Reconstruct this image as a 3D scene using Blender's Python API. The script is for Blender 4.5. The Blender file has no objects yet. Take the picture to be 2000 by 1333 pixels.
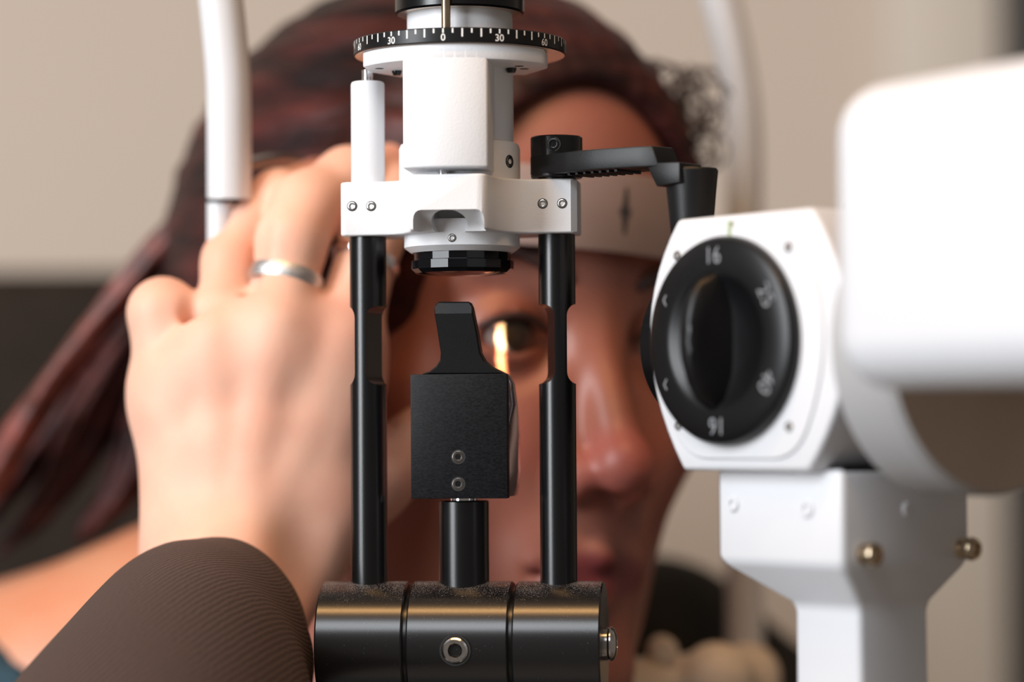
import bpy, bmesh, math, random
import numpy as np
from mathutils import Vector, Matrix

random.seed(7)
rng = np.random.default_rng(7)
R = math.radians
scene = bpy.context.scene
COL = scene.collection

# ------------------------------------------------------------------ camera
# All modelling is done in millimetres: X right along the lamp's hinge, Y away, Z up,
# origin on the hinge axis of the slit lamp.  World metres = mm / 1000, hinge at 1.15 m.
Z0 = 1150.0
F = 5555.0                                   # focal length in pixels of a 2000 px frame
YAW, PITCH, ROLL = R(6.3), R(1.8), R(0.35)
fwd = Vector((-math.sin(YAW) * math.cos(PITCH), math.cos(YAW) * math.cos(PITCH), math.sin(PITCH)))
r0 = Vector((math.cos(YAW), math.sin(YAW), 0))
u0 = r0.cross(fwd)
rgt = r0 * math.cos(ROLL) - u0 * math.sin(ROLL)
upv = rgt.cross(fwd)
fh = Vector((-math.sin(YAW), math.cos(YAW), 0))
DF = 794.0                                   # focus distance, mm
CAM = -(fwd * DF + rgt * ((905 - 1000) / F * DF) + upv * ((666.5 - 1258) / F * DF))


def atd(px, py, D):
    """point seen at px,py lying D mm in front of the camera"""
    return CAM + (fwd + rgt * ((px - 1000) / F) + upv * ((666.5 - py) / F)) * D


def aty(px, py, Y):
    """point seen at px,py lying in the lamp plane Y"""
    d = fwd + rgt * ((px - 1000) / F) + upv * ((666.5 - py) / F)
    return CAM + d * ((Y - CAM.y) / d.y)


def zy(py, Y=0.0, px=900):
    return aty(px, py, Y).z


def W(v):
    return Vector((v[0] / 1000, v[1] / 1000, (v[2] + Z0) / 1000))


cam_d = bpy.data.cameras.new('camera')
cam_d.sensor_width = 36.0
cam_d.lens = F / 2000 * 36
cam_d.clip_start = 0.02
cam_d.dof.use_dof = True
cam_d.dof.focus_distance = (DF - 10) / 1000
cam_d.dof.aperture_fstop = 4.2
cam_d.dof.aperture_blades = 9
cam = bpy.data.objects.new('camera', cam_d)
COL.objects.link(cam)
cam.matrix_world = Matrix.Translation(W(CAM)) @ Matrix((rgt, upv, -fwd)).transposed().to_4x4()
scene.camera = cam

# ------------------------------------------------------------------ light
scene.view_settings.view_transform = 'Standard'
scene.view_settings.look = 'None'
scene.view_settings.gamma = 1.0
scene.view_settings.exposure = 0.0
scene.view_settings.use_curve_mapping = False

wd = bpy.data.worlds.new('room_ambient')
scene.world = wd
wd.use_nodes = True
wd.node_tree.nodes['Background'].inputs[0].default_value = (1.0, 0.86, 0.75, 1)
wd.node_tree.nodes['Background'].inputs[1].default_value = 0.155


def area(name, pos_mm, target_mm, sx, sy, power, color, spread=180):
    l = bpy.data.lights.new(name, 'AREA')
    l.shape = 'RECTANGLE'
    l.size, l.size_y = sx, sy
    l.energy = power
    l.color = color
    l.spread = R(spread)
    o = bpy.data.objects.new(name, l)
    COL.objects.link(o)
    o.location = W(pos_mm)
    o.rotation_euler = (W(target_mm) - W(pos_mm)).to_track_quat('-Z', 'Y').to_euler()
    return o


# big soft window light from the left of the camera, a warm ceiling tube overhead
area('window_light', (-1150, -1160, 620), (0, 0, 130), 0.60, 1.50, 44, (0.92, 0.96, 1.0))
area('ceiling_panel_light', (-200, -1200, 900), (0, 0, 0), 0.50, 0.42, 4.6, (0.90, 0.95, 1.0))
area('ceiling_tube_light', (0, -570, 1330), (0, 0, 0), 1.3, 0.12, 12, (1.0, 0.56, 0.22))

# ------------------------------------------------------------------ materials
MATS = {}


def newmat(name):
    m = bpy.data.materials.new(name)
    m.use_nodes = True
    MATS[name] = m
    return m, m.node_tree, m.node_tree.nodes['Principled BSDF']


def N(nt, typ, **kw):
    n = nt.nodes.new(typ)
    for k, v in kw.items():
        setattr(n, k, v)
    return n


def noise_col(nt, b, c1, c2, scale, detail=3, sock='Base Color', coord='Object', stretch=None, lo=0.35, hi=0.65):
    tc = N(nt, 'ShaderNodeTexCoord')
    mp = N(nt, 'ShaderNodeMapping')
    if stretch:
        mp.inputs['Scale'].default_value = stretch
    nt.links.new(tc.outputs[coord], mp.inputs[0])
    no = N(nt, 'ShaderNodeTexNoise')
    no.inputs['Scale'].default_value = scale
    no.inputs['Detail'].default_value = detail
    nt.links.new(mp.outputs[0], no.inputs['Vector'])
    cr = N(nt, 'ShaderNodeValToRGB')
    cr.color_ramp.elements[0].position = lo
    cr.color_ramp.elements[1].position = hi
    cr.color_ramp.elements[0].color = (*c1, 1)
    cr.color_ramp.elements[1].color = (*c2, 1)
    nt.links.new(no.outputs[0], cr.inputs[0])
    if sock:
        nt.links.new(cr.outputs[0], b.inputs[sock])
    return no, cr


def bump(nt, b, fac_out, strength, dist):
    bp = N(nt, 'ShaderNodeBump')
    bp.inputs['Strength'].default_value = strength
    bp.inputs['Distance'].default_value = dist
    nt.links.new(fac_out, bp.inputs['Height'])
    nt.links.new(bp.outputs[0], b.inputs['Normal'])
    return bp


def simple(name, col, rough=0.4, metal=0.0, spec=0.5, var=0.06, vscale=60, bump_s=0.0, bump_scale=1500, coat=0):
    m, nt, b = newmat(name)
    b.inputs['Roughness'].default_value = rough
    b.inputs['Metallic'].default_value = metal
    b.inputs['Specular IOR Level'].default_value = spec
    b.inputs['Coat Weight'].default_value = coat
    c1 = tuple(c * (1 - var) for c in col)
    c2 = tuple(min(1, c * (1 + var)) for c in col)
    noise_col(nt, b, c1, c2, vscale)
    if bump_s:
        tc = N(nt, 'ShaderNodeTexCoord')
        no = N(nt, 'ShaderNodeTexNoise')
        no.inputs['Scale'].default_value = bump_scale
        no.inputs['Detail'].default_value = 2
        nt.links.new(tc.outputs['Object'], no.inputs['Vector'])
        bump(nt, b, no.outputs[0], bump_s, 0.0002)
    return m


simple('white_enamel', (0.73, 0.73, 0.745), 0.42, var=0.01, bump_s=0.25, bump_scale=1600)
simple('white_plastic', (0.66, 0.66, 0.68), 0.38, var=0.01)
simple('black_satin', (0.0022, 0.0024, 0.003), 0.26, spec=0.5, var=0.15, bump_s=0.05, bump_scale=2500)
simple('black_gloss', (0.004, 0.004, 0.005), 0.12, spec=0.28, var=0.1)
simple('black_plastic', (0.004, 0.0043, 0.005), 0.42, spec=0.35, var=0.15, bump_s=0.1)
simple('dial_black', (0.004, 0.004, 0.0046), 0.36, spec=0.35, var=0.15)
simple('steel', (0.62, 0.60, 0.58), 0.22, 1.0, var=0.1, vscale=400)
simple('gunmetal', (0.30, 0.28, 0.27), 0.2, 1.0, var=0.1, vscale=400)
simple('chrome', (0.85, 0.85, 0.86), 0.06, 1.0, var=0.02)
simple('brass', (0.60, 0.48, 0.34), 0.22, 1.0, var=0.1, vscale=300)
simple('bare_aluminium', (0.80, 0.66, 0.55), 0.35, 1.0, var=0.05, vscale=500)
simple('print_white', (0.80, 0.80, 0.78), 0.5, var=0.05, vscale=900)
simple('print_grey', (0.26, 0.265, 0.28), 0.5, var=0.05, vscale=900)
simple('print_green', (0.35, 0.42, 0.25), 0.5, var=0.05, vscale=900)
simple('print_dark', (0.05, 0.045, 0.045), 0.6, var=0.1, vscale=900)
simple('hole_dark', (0.01, 0.01, 0.01), 0.6, var=0.1)
simple('lens_coating', (0.02, 0.015, 0.03), 0.03, spec=0.9, var=0.1)
simple('silver_band', (0.60, 0.59, 0.58), 0.45, 1.0, var=0.12, vscale=900, bump_s=0.9, bump_scale=1100)
simple('lip_red', (0.30, 0.06, 0.06), 0.4, var=0.1, vscale=300)
simple('eye_white', (0.36, 0.26, 0.24), 0.12, var=0.05, vscale=300)
simple('iris_brown', (0.05, 0.028, 0.014), 0.08, var=0.3, vscale=900)
simple('brow_hair', (0.035, 0.014, 0.012), 0.6, var=0.3, vscale=900)
simple('teal_fabric', (0.010, 0.040, 0.060), 0.8, var=0.2, vscale=300, bump_s=0.3)
simple('black_fabric', (0.010, 0.010, 0.009), 0.85, var=0.2, vscale=300, bump_s=0.3)
simple('chair_vinyl', (0.024, 0.018, 0.0145), 0.9, spec=0.15, var=0.15, vscale=40, bump_s=0.1)
simple('table_laminate', (0.06, 0.055, 0.05), 0.45, var=0.04, vscale=30)
simple('floor_vinyl', (0.30, 0.26, 0.22), 0.5, var=0.1, vscale=6)
simple('wall_paint', (0.60, 0.525, 0.455), 0.85, var=0.015, vscale=3)
simple('trim_paint', (0.64, 0.60, 0.54), 0.7, var=0.02, vscale=4)
simple('door_dark', (0.018, 0.017, 0.016), 0.5, var=0.1, vscale=8)
simple('strap_shaded', (0.32, 0.232, 0.21), 0.5, var=0.03, vscale=60)  # white strap, the shade over it put into this dim colour
simple('drum_shaded', (0.40, 0.39, 0.39), 0.35, var=0.02)  # white drum, shade from the binocular housing painted in as grey
simple('drum_beige', (0.52, 0.40, 0.31), 0.5, var=0.03, vscale=60)
simple('chin_shaded', (0.70, 0.60, 0.50), 0.6, var=0.04, vscale=60)  # white chin rest plastic, its warm shade put into the beige

# brushed black block face
m, nt, b = newmat('brushed_black')
b.inputs['Roughness'].default_value = 0.42
b.inputs['Specular IOR Level'].default_value = 0.13
no, cr = noise_col(nt, b, (0.004, 0.0042, 0.005), (0.014, 0.0145, 0.017), 2600, 6, stretch=(0.45, 1, 1.2), lo=0.3, hi=0.75)
bump(nt, b, no.outputs[0], 0.12, 0.0002)

# satin black with dust lying on what faces upward
m, nt, b = newmat('dusty_black')
b.inputs['Specular IOR Level'].default_value = 0.8
tc = N(nt, 'ShaderNodeTexCoord')
no1 = N(nt, 'ShaderNodeTexNoise'); no1.inputs['Scale'].default_value = 3600; no1.inputs['Detail'].default_value = 4
no2 = N(nt, 'ShaderNodeTexNoise'); no2.inputs['Scale'].default_value = 160; no2.inputs['Detail'].default_value = 3
nt.links.new(tc.outputs['Object'], no1.inputs['Vector']); nt.links.new(tc.outputs['Object'], no2.inputs['Vector'])
ge = N(nt, 'ShaderNodeNewGeometry'); sx = N(nt, 'ShaderNodeSeparateXYZ')
nt.links.new(ge.outputs['Normal'], sx.inputs[0])
mr = N(nt, 'ShaderNodeMapRange'); mr.inputs[1].default_value = 0.62; mr.inputs[2].default_value = 0.98
mr.inputs[3].default_value = 0.0; mr.inputs[4].default_value = 0.22
nt.links.new(sx.outputs[2], mr.inputs[0])
ad = N(nt, 'ShaderNodeMath', operation='ADD'); nt.links.new(no1.outputs[0], ad.inputs[0]); nt.links.new(mr.outputs[0], ad.inputs[1])
ad2 = N(nt, 'ShaderNodeMath', operation='MULTIPLY_ADD'); ad2.inputs[1].default_value = 0.25; nt.links.new(no2.outputs[0], ad2.inputs[0]); nt.links.new(ad.outputs[0], ad2.inputs[2])
rp = N(nt, 'ShaderNodeValToRGB'); rp.color_ramp.elements[0].position = 0.83; rp.color_ramp.elements[1].position = 1.06
nt.links.new(ad2.outputs[0], rp.inputs[0])
mx = N(nt, 'ShaderNodeMix', data_type='RGBA'); nt.links.new(rp.outputs[0], mx.inputs[0])
mx.inputs[6].default_value = (0.004, 0.004, 0.0045, 1); mx.inputs[7].default_value = (0.17, 0.15, 0.145, 1)
nt.links.new(mx.outputs[2], b.inputs['Base Color'])
mr2 = N(nt, 'ShaderNodeMapRange'); mr2.inputs[3].default_value = 0.24; mr2.inputs[4].default_value = 0.8
nt.links.new(rp.outputs[0], mr2.inputs[0]); nt.links.new(mr2.outputs[0], b.inputs['Roughness'])

# glass of the little deflecting mirror
m, nt, b = newmat('mirror_glass')
b.inputs['Base Color'].default_value = (0.80, 0.64, 0.66, 1)
b.inputs['Metallic'].default_value = 1.0
b.inputs['Roughness'].default_value = 0.25

m, nt, b = newmat('clear_glass')
b.inputs['Base Color'].default_value = (1, 1, 1, 1)
b.inputs['Roughness'].default_value = 0.0
b.inputs['Transmission Weight'].default_value = 1.0
b.inputs['IOR'].default_value = 1.45


def skin(name, rough, sss, scale, spec=0.35):
    """pigment, with painted shade on the face, comes from the point attribute 'pigment', blotches from noise"""
    m, nt, b = newmat(name)
    at = N(nt, 'ShaderNodeAttribute', attribute_name='pigment')
    tc = N(nt, 'ShaderNodeTexCoord')
    no = N(nt, 'ShaderNodeTexNoise'); no.inputs['Scale'].default_value = 55; no.inputs['Detail'].default_value = 3
    nt.links.new(tc.outputs['Object'], no.inputs['Vector'])
    cr = N(nt, 'ShaderNodeValToRGB')
    cr.color_ramp.elements[0].position = 0.3; cr.color_ramp.elements[0].color = (1.0, 0.90, 0.88, 1)
    cr.color_ramp.elements[1].position = 0.7; cr.color_ramp.elements[1].color = (1.0, 1.03, 1.03, 1)
    nt.links.new(no.outputs[0], cr.inputs[0])
    mx = N(nt, 'ShaderNodeMix', data_type='RGBA', blend_type='MULTIPLY'); mx.inputs[0].default_value = 1
    nt.links.new(at.outputs['Color'], mx.inputs[6]); nt.links.new(cr.outputs[0], mx.inputs[7])
    nt.links.new(mx.outputs[2], b.inputs['Base Color'])
    b.inputs['Roughness'].default_value = rough
    b.inputs['Specular IOR Level'].default_value = spec
    b.inputs['Subsurface Weight'].default_value = sss
    b.inputs['Subsurface Radius'].default_value = (1.0, 0.32, 0.18)
    b.inputs['Subsurface Scale'].default_value = scale
    n2 = N(nt, 'ShaderNodeTexVoronoi'); n2.inputs['Scale'].default_value = 900
    nt.links.new(tc.outputs['Object'], n2.inputs['Vector'])
    bump(nt, b, n2.outputs[0], 0.12, 0.0002)
    return m


skin('hand_skin', 0.5, 0.25, 0.004)
skin('face_skin', 0.42, 0.35, 0.005, 0.45)

# hair: streaks along the strands (uv-free, stretched noise)
m, nt, b = newmat('auburn_hair')
b.inputs['Roughness'].default_value = 0.5
b.inputs['Specular IOR Level'].default_value = 0.25
no, cr = noise_col(nt, b, (0.010, 0.0045, 0.005), (0.085, 0.020, 0.017), 26, 5, stretch=(0.8, 0.8, 4.0), lo=0.35, hi=0.72)
bump(nt, b, no.outputs[0], 0.9, 0.004)
m, nt, b = newmat('auburn_lock')
b.inputs['Roughness'].default_value = 0.42
no, cr = noise_col(nt, b, (0.040, 0.012, 0.010), (0.22, 0.050, 0.036), 40, 4, stretch=(2, 1, 2), lo=0.3, hi=0.7)
bump(nt, b, no.outputs[0], 0.6, 0.003)

# ribbed brown sleeve
m, nt, b = newmat('ribbed_brown')
b.inputs['Roughness'].default_value = 0.85
b.inputs['Sheen Weight'].default_value = 0.06
b.inputs['Sheen Tint'].default_value = (0.8, 0.55, 0.45, 1)
uv = N(nt, 'ShaderNodeTexCoord')
mp = N(nt, 'ShaderNodeMapping'); mp.inputs['Rotation'].default_value = (0, 0, R(20))
nt.links.new(uv.outputs['UV'], mp.inputs[0])
wv = N(nt, 'ShaderNodeTexWave'); wv.inputs['Scale'].default_value = 0.225; wv.inputs['Distortion'].default_value = 1.6
wv.inputs['Detail'].default_value = 2; wv.inputs['Detail Scale'].default_value = 1.5
nt.links.new(mp.outputs[0], wv.inputs['Vector'])
fz = N(nt, 'ShaderNodeTexNoise'); fz.inputs['Scale'].default_value = 1.7; fz.inputs['Detail'].default_value = 5
nt.links.new(uv.outputs['UV'], fz.inputs['Vector'])
mxv = N(nt, 'ShaderNodeMath', operation='MULTIPLY_ADD'); mxv.inputs[1].default_value = 0.33
nt.links.new(wv.outputs['Fac'], mxv.inputs[0])
hf = N(nt, 'ShaderNodeMath', operation='MULTIPLY'); hf.inputs[1].default_value = 0.75
nt.links.new(fz.outputs[0], hf.inputs[0]); nt.links.new(hf.outputs[0], mxv.inputs[2])
cr = N(nt, 'ShaderNodeValToRGB')
cr.color_ramp.elements[0].position = 0.25; cr.color_ramp.elements[0].color = (0.009, 0.005, 0.004, 1)
cr.color_ramp.elements[1].position = 0.8; cr.color_ramp.elements[1].color = (0.074, 0.041, 0.032, 1)
nt.links.new(mxv.outputs[0], cr.inputs[0]); nt.links.new(cr.outputs[0], b.inputs['Base Color'])
bump(nt, b, mxv.outputs[0], 0.7, 0.0005)


# ------------------------------------------------------------------ builders
ORIGIN = {}


def tag(o, label=None, cat=None, group=None, kind=None):
    for k, v in (('label', label), ('category', cat), ('group', group), ('kind', kind)):
        if v:
            o[k] = v
    return o


def thing(name, label, cat, base_mm, group=None):
    o = bpy.data.objects.new(name, None)
    o.empty_display_size = 0.02
    COL.objects.link(o)
    o.location = W(base_mm)
    ORIGIN[o.name] = Vector(base_mm)
    return tag(o, label, cat, group)


def mats_of(mats):
    return [MATS[k] for k in ([mats] if isinstance(mats, str) else mats)]


def finish(name, me, mats, parent, base, smooth):
    for mm in mats_of(mats):
        me.materials.append(mm)
    if smooth is not None:
        me.polygons.foreach_set('use_smooth', [True] * len(me.polygons))
        if smooth < 180:
            me.set_sharp_from_angle(angle=R(smooth))
    o = bpy.data.objects.new(name, me)
    COL.objects.link(o)
    if parent is not None:
        base = ORIGIN[parent.name]
        o.parent = parent
    else:
        base = Vector(base if base is not None else (0, 0, 0))
        o.location = W(base)
    ORIGIN[o.name] = base
    return o


def obj(name, bm, mats, parent=None, base=None, smooth=32):
    """bm holds world millimetres; link it as one mesh object"""
    b0 = ORIGIN[parent.name] if parent is not None else Vector(base if base is not None else (0, 0, 0))
    bmesh.ops.recalc_face_normals(bm, faces=bm.faces)
    bm.transform(Matrix.Scale(0.001, 4) @ Matrix.Translation(-b0))
    me = bpy.data.meshes.new(name)
    bm.to_mesh(me)
    bm.free()
    return finish(name, me, mats, parent, b0, smooth)


def frame(o, z, x=None):
    z = Vector(z).normalized()
    x = Vector(x) if x is not None else (Vector((1, 0, 0)) if abs(z.x) < 0.9 else Vector((0, 1, 0)))
    x = (x - z * x.dot(z)).normalized()
    y = z.cross(x)
    m = Matrix((x, y, z)).transposed().to_4x4()
    m.translation = Vector(o)
    return m


UP = Vector((0, 0, 1))


def lathe(bm, prof, M, segs=48, mi=0, phase=0.0):
    rings = []
    for r, h in prof:
        if r < 1e-6:
            rings.append([bm.verts.new(M @ Vector((0, 0, h)))])
        else:
            rings.append([bm.verts.new(M @ Vector((r * math.cos(2 * math.pi * (i + phase) / segs), r * math.sin(2 * math.pi * (i + phase) / segs), h))) for i in range(segs)])
    for a, b in zip(rings, rings[1:]):
        for i in range(segs):
            j = (i + 1) % segs
            if len(a) == 1 and len(b) == 1:
                continue
            if len(a) == 1:
                f = bm.faces.new((a[0], b[j], b[i]))
            elif len(b) == 1:
                f = bm.faces.new((a[i], a[j], b[0]))
            else:
                f = bm.faces.new((a[i], a[j], b[j], b[i]))
            f.material_index = mi
    return bm


def cyl(bm, M, r, h0, h1, bev=0.3, segs=48, mi=0, r2=None):
    r2 = r if r2 is None else r2
    return lathe(bm, [(0, h0), (r - bev, h0), (r, h0 + bev), (r2, h1 - bev), (r2 - bev, h1), (0, h1)], M, segs, mi)


def prism(bm, poly, h0, h1, M, mi=0):
    a = [bm.verts.new(M @ Vector((x, y, h0))) for x, y in poly]
    b = [bm.verts.new(M @ Vector((x, y, h1))) for x, y in poly]
    n = len(poly)
    fs = [bm.faces.new(a[::-1]), bm.faces.new(b)]
    for i in range(n):
        fs.append(bm.faces.new((a[i], a[(i + 1) % n], b[(i + 1) % n], b[i])))
    for f in fs:
        f.material_index = mi
    return bm


def bevel(bm, w, segs=2, ang=28):
    bmesh.ops.recalc_face_normals(bm, faces=bm.faces)
    es = [e for e in bm.edges if len(e.link_faces) == 2 and e.calc_face_angle(0) > R(ang)]
    bmesh.ops.bevel(bm, geom=es, offset=w, segments=segs, profile=0.5, affect='EDGES', clamp_overlap=True)
    return bm


def box(bm, M, x0, x1, y0, y1, z0, z1):
    return prism(bm, [(x0, y0), (x1, y0), (x1, y1), (x0, y1)], z0, z1, M)


def tube(bm, pts, rad, segs=20, caps=True, xh=None):
    """tube along points; rad a number or a list"""
    pts = [Vector(p) for p in pts]
    rings = []
    for i, p in enumerate(pts):
        d = (pts[min(i + 1, len(pts) - 1)] - pts[max(i - 1, 0)]).normalized()
        M = frame(p, d, xh)
        r = rad[i] if isinstance(rad, (list, tuple)) else rad
        rings.append([bm.verts.new(M @ Vector((r * math.cos(2 * math.pi * k / segs), r * math.sin(2 * math.pi * k / segs), 0))) for k in range(segs)])
    for a, b in zip(rings, rings[1:]):
        for k in range(segs):
            bm.faces.new((a[k], a[(k + 1) % segs], b[(k + 1) % segs], b[k]))
    if caps:
        bm.faces.new(rings[0][::-1]); bm.faces.new(rings[-1])
    return bm


def spline(pts, n=8):
    """Catmull-Rom through points"""
    P = [Vector(p) for p in pts]
    P = [P[0] * 2 - P[1]] + P + [P[-1] * 2 - P[-2]]
    out = []
    for i in range(1, len(P) - 2):
        for k in range(n):
            t = k / n
            out.append(0.5 * ((2 * P[i]) + (P[i + 1] - P[i - 1]) * t + (2 * P[i - 1] - 5 * P[i] + 4 * P[i + 1] - P[i + 2]) * t * t + (3 * P[i] - P[i - 1] - 3 * P[i + 1] + P[i + 2]) * t ** 3))
    out.append(P[-2])
    return out


def boolean(bm, cutters):
    """bm minus each cutter; returns a bmesh"""
    def tmp(b):
        bmesh.ops.recalc_face_normals(b, faces=b.faces)
        me = bpy.data.meshes.new('tmp'); b.to_mesh(me); b.free()
        o = bpy.data.objects.new('tmp', me); COL.objects.link(o); return o
    a = tmp(bm)
    cs = [tmp(c) for c in cutters]
    for c in cs:
        md = a.modifiers.new('b', 'BOOLEAN'); md.operation = 'DIFFERENCE'; md.solver = 'EXACT'; md.object = c
    dg = bpy.context.evaluated_depsgraph_get()
    dg.update()
    out = bmesh.new()
    out.from_mesh(a.evaluated_get(dg).to_mesh())
    for o in [a] + cs:
        me = o.data
        bpy.data.objects.remove(o); bpy.data.meshes.remove(me)
    return out


def socket_screw(name, c, d, r, parent, mat='steel', depth=0.25, hole=0.5):
    """socket set screw: dark gap round it, ring, hexagonal hole"""
    bm = bmesh.new()
    M = frame(c, d)
    lathe(bm, [(r * 1.22, -0.4), (r * 1.22, 0.03), (r * 1.0, 0.03)], M, 28, 1)
    lathe(bm, [(r * 1.0, -0.3), (r * 1.0, depth * 0.5), (r * 0.88, depth), (r * (hole + 0.1), depth), (r * hole, depth * 0.6)], M, 28, 0)
    lathe(bm, [(r * hole, depth * 0.6), (r * hole * 0.92, -0.8)], M, 6, 0)
    lathe(bm, [(r * hole * 0.92, -0.8), (0, -0.9)], M, 6, 1)
    return obj(name, bm, [mat, 'hole_dark'], parent, smooth=30)


def text_mesh(body, size, bold=0.012):
    """flat digits of the built-in font as (verts, faces), centred, size = digit height in mm"""
    cu = bpy.data.curves.new('t', 'FONT')
    cu.body = body; cu.align_x = 'CENTER'; cu.align_y = 'CENTER'; cu.size = 1.0; cu.offset = bold
    cu.resolution_u = 4
    o = bpy.data.objects.new('t', cu); COL.objects.link(o)
    dg = bpy.context.evaluated_depsgraph_get(); dg.update()
    me = o.evaluated_get(dg).to_mesh()
    V = [v.co.copy() for v in me.vertices]; Fc = [tuple(p.vertices) for p in me.polygons]
    bpy.data.objects.remove(o); bpy.data.curves.remove(cu)
    ys = [v.y for v in V]; xs = [v.x for v in V]
    s = size / (max(ys) - min(ys)); cx = (max(xs) + min(xs)) / 2; cy = (max(ys) + min(ys)) / 2
    return [((v.x - cx) * s, (v.y - cy) * s) for v in V], Fc


# ---- signed distance modelling for organic shapes
class SDF:
    def __init__(s, lo, hi, h):
        s.lo = np.array(lo, float); s.h = h
        s.n = np.ceil((np.array(hi, float) - s.lo) / h).astype(int) + 1
        s.d = np.full(s.n, 60.0, np.float32)
        s.ax = [(s.lo[i] + h * np.arange(s.n[i])).astype(np.float32) for i in range(3)]

    def _box(s, lo, hi):
        a = np.clip(np.floor((np.array(lo) - s.lo) / s.h).astype(int), 0, s.n)
        b = np.clip(np.ceil((np.array(hi) - s.lo) / s.h).astype(int) + 1, 0, s.n)
        sl = tuple(slice(a[i], b[i]) for i in range(3))
        X = s.ax[0][sl[0]][:, None, None]; Y = s.ax[1][sl[1]][None, :, None]; Z = s.ax[2][sl[2]][None, None, :]
        return sl, X, Y, Z

    @staticmethod
    def smin(a, b, k):
        if k <= 0:
            return np.minimum(a, b)
        h = np.clip(k - np.abs(a - b), 0, None) / k
        return np.minimum(a, b) - h * h * k * 0.25

    def put(s, sl, dist, k, mode):
        cur = s.d[sl]
        if mode == 'add':
            s.d[sl] = s.smin(cur, dist, k)
        elif mode == 'sub':
            s.d[sl] = -s.smin(-cur, dist, k)

    def cone(s, a, b, ra, rb, k=4, mode='add'):
        a = np.array(a, np.float32); b = np.array(b, np.float32)
        m = max(ra, rb) + k * 2 + 12
        sl, X, Y, Z = s._box(np.minimum(a, b) - m, np.maximum(a, b) + m)
        ab = b - a
        t = np.clip(((X - a[0]) * ab[0] + (Y - a[1]) * ab[1] + (Z - a[2]) * ab[2]) / max(1e-6, float(ab @ ab)), 0, 1)
        dist = np.sqrt((X - a[0] - t * ab[0]) ** 2 + (Y - a[1] - t * ab[1]) ** 2 + (Z - a[2] - t * ab[2]) ** 2) - (ra + (rb - ra) * t)
        s.put(sl, dist, k, mode)

    def ell(s, c, rad, k=4, mode='add', axes=None):
        c = np.array(c, np.float32); rad = np.array(rad, np.float32)
        m = rad.max() + k * 2 + 12
        sl, X, Y, Z = s._box(c - m, c + m)
        X = X - c[0]; Y = Y - c[1]; Z = Z - c[2]
        if axes is not None:
            A = [np.array(v, np.float32) for v in axes]
            X, Y, Z = [X * v[0] + Y * v[1] + Z * v[2] for v in A]
        k0 = np.sqrt((X / rad[0]) ** 2 + (Y / rad[1]) ** 2 + (Z / rad[2]) ** 2)
        k1 = np.sqrt((X / rad[0] ** 2) ** 2 + (Y / rad[1] ** 2) ** 2 + (Z / rad[2] ** 2) ** 2) + 1e-6
        s.put(sl, (k0 * (k0 - 1) / k1).astype(np.float32), k, mode)

    def mesh(s):
        """naive surface nets -> verts (N,3), quads"""
        d = s.d
        neg = d < 0
        c = np.zeros(np.array(d.shape) - 1, np.int8)
        for i in (0, 1):
            for j in (0, 1):
                for k in (0, 1):
                    c += neg[i:d.shape[0] - 1 + i, j:d.shape[1] - 1 + j, k:d.shape[2] - 1 + k]
        act = np.argwhere((c > 0) & (c < 8))
        idx = np.full(c.shape, -1, np.int64)
        idx[act[:, 0], act[:, 1], act[:, 2]] = np.arange(len(act))
        acc = np.zeros((len(act), 3)); cnt = np.zeros(len(act))
        for ax in range(3):
            o1, o2 = [q for q in range(3) if q != ax]
            for i in (0, 1):
                for j in (0, 1):
                    p = act.copy(); p[:, o1] += i; p[:, o2] += j
                    q = p.copy(); q[:, ax] += 1
                    da = d[p[:, 0], p[:, 1], p[:, 2]]; db = d[q[:, 0], q[:, 1], q[:, 2]]
                    m = (da < 0) != (db < 0)
                    t = np.where(m, da / np.where(m, da - db, 1), 0)
                    pos = p.astype(float); pos[:, ax] += t
                    acc[m] += pos[m]; cnt[m] += 1
        V = acc / cnt[:, None] * s.h + s.lo
        quads = []
        for ax in range(3):
            o1, o2 = (ax + 1) % 3, (ax + 2) % 3
            sa = [slice(None)] * 3; sb = [slice(None)] * 3
            sa[ax] = slice(0, -1); sb[ax] = slice(1, None)
            na = neg[tuple(sa)]; nb = neg[tuple(sb)]
            e = np.argwhere(na != nb)
            ok = (e[:, o1] > 0) & (e[:, o2] > 0) & (e[:, o1] < d.shape[o1] - 1) & (e[:, o2] < d.shape[o2] - 1)
            e = e[ok]
            fl = na[e[:, 0], e[:, 1], e[:, 2]]
            def g(di, dj):
                p = e.copy(); p[:, o1] -= di; p[:, o2] -= dj
                return idx[p[:, 0], p[:, 1], p[:, 2]]
            q = np.stack([g(1, 1), g(0, 1), g(0, 0), g(1, 0)], 1)
            q[~fl] = q[~fl][:, ::-1]
            quads.append(q)
        return V, np.concatenate(quads)


def sdf_obj(name, V, Q, mat, parent=None, base=None, pigment=None):
    b0 = ORIGIN[parent.name] if parent is not None else Vector(base)
    me = bpy.data.meshes.new(name)
    Vw = (V - np.array(b0)) * 0.001
    me.vertices.add(len(Vw)); me.vertices.foreach_set('co', Vw.astype(np.float32).ravel())
    me.loops.add(Q.size); me.loops.foreach_set('vertex_index', Q.astype(np.int32).ravel())
    me.polygons.add(len(Q)); me.polygons.foreach_set('loop_start', np.arange(0, Q.size, 4, dtype=np.int32))
    me.update(calc_edges=True)
    me.validate()
    if pigment is not None:
        at = me.attributes.new('pigment', 'FLOAT_COLOR', 'POINT')
        at.data.foreach_set('color', np.concatenate([pigment, np.ones((len(pigment), 1))], 1).astype(np.float32).ravel())
    return finish(name, me, mat, parent, b0, 180)


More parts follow.
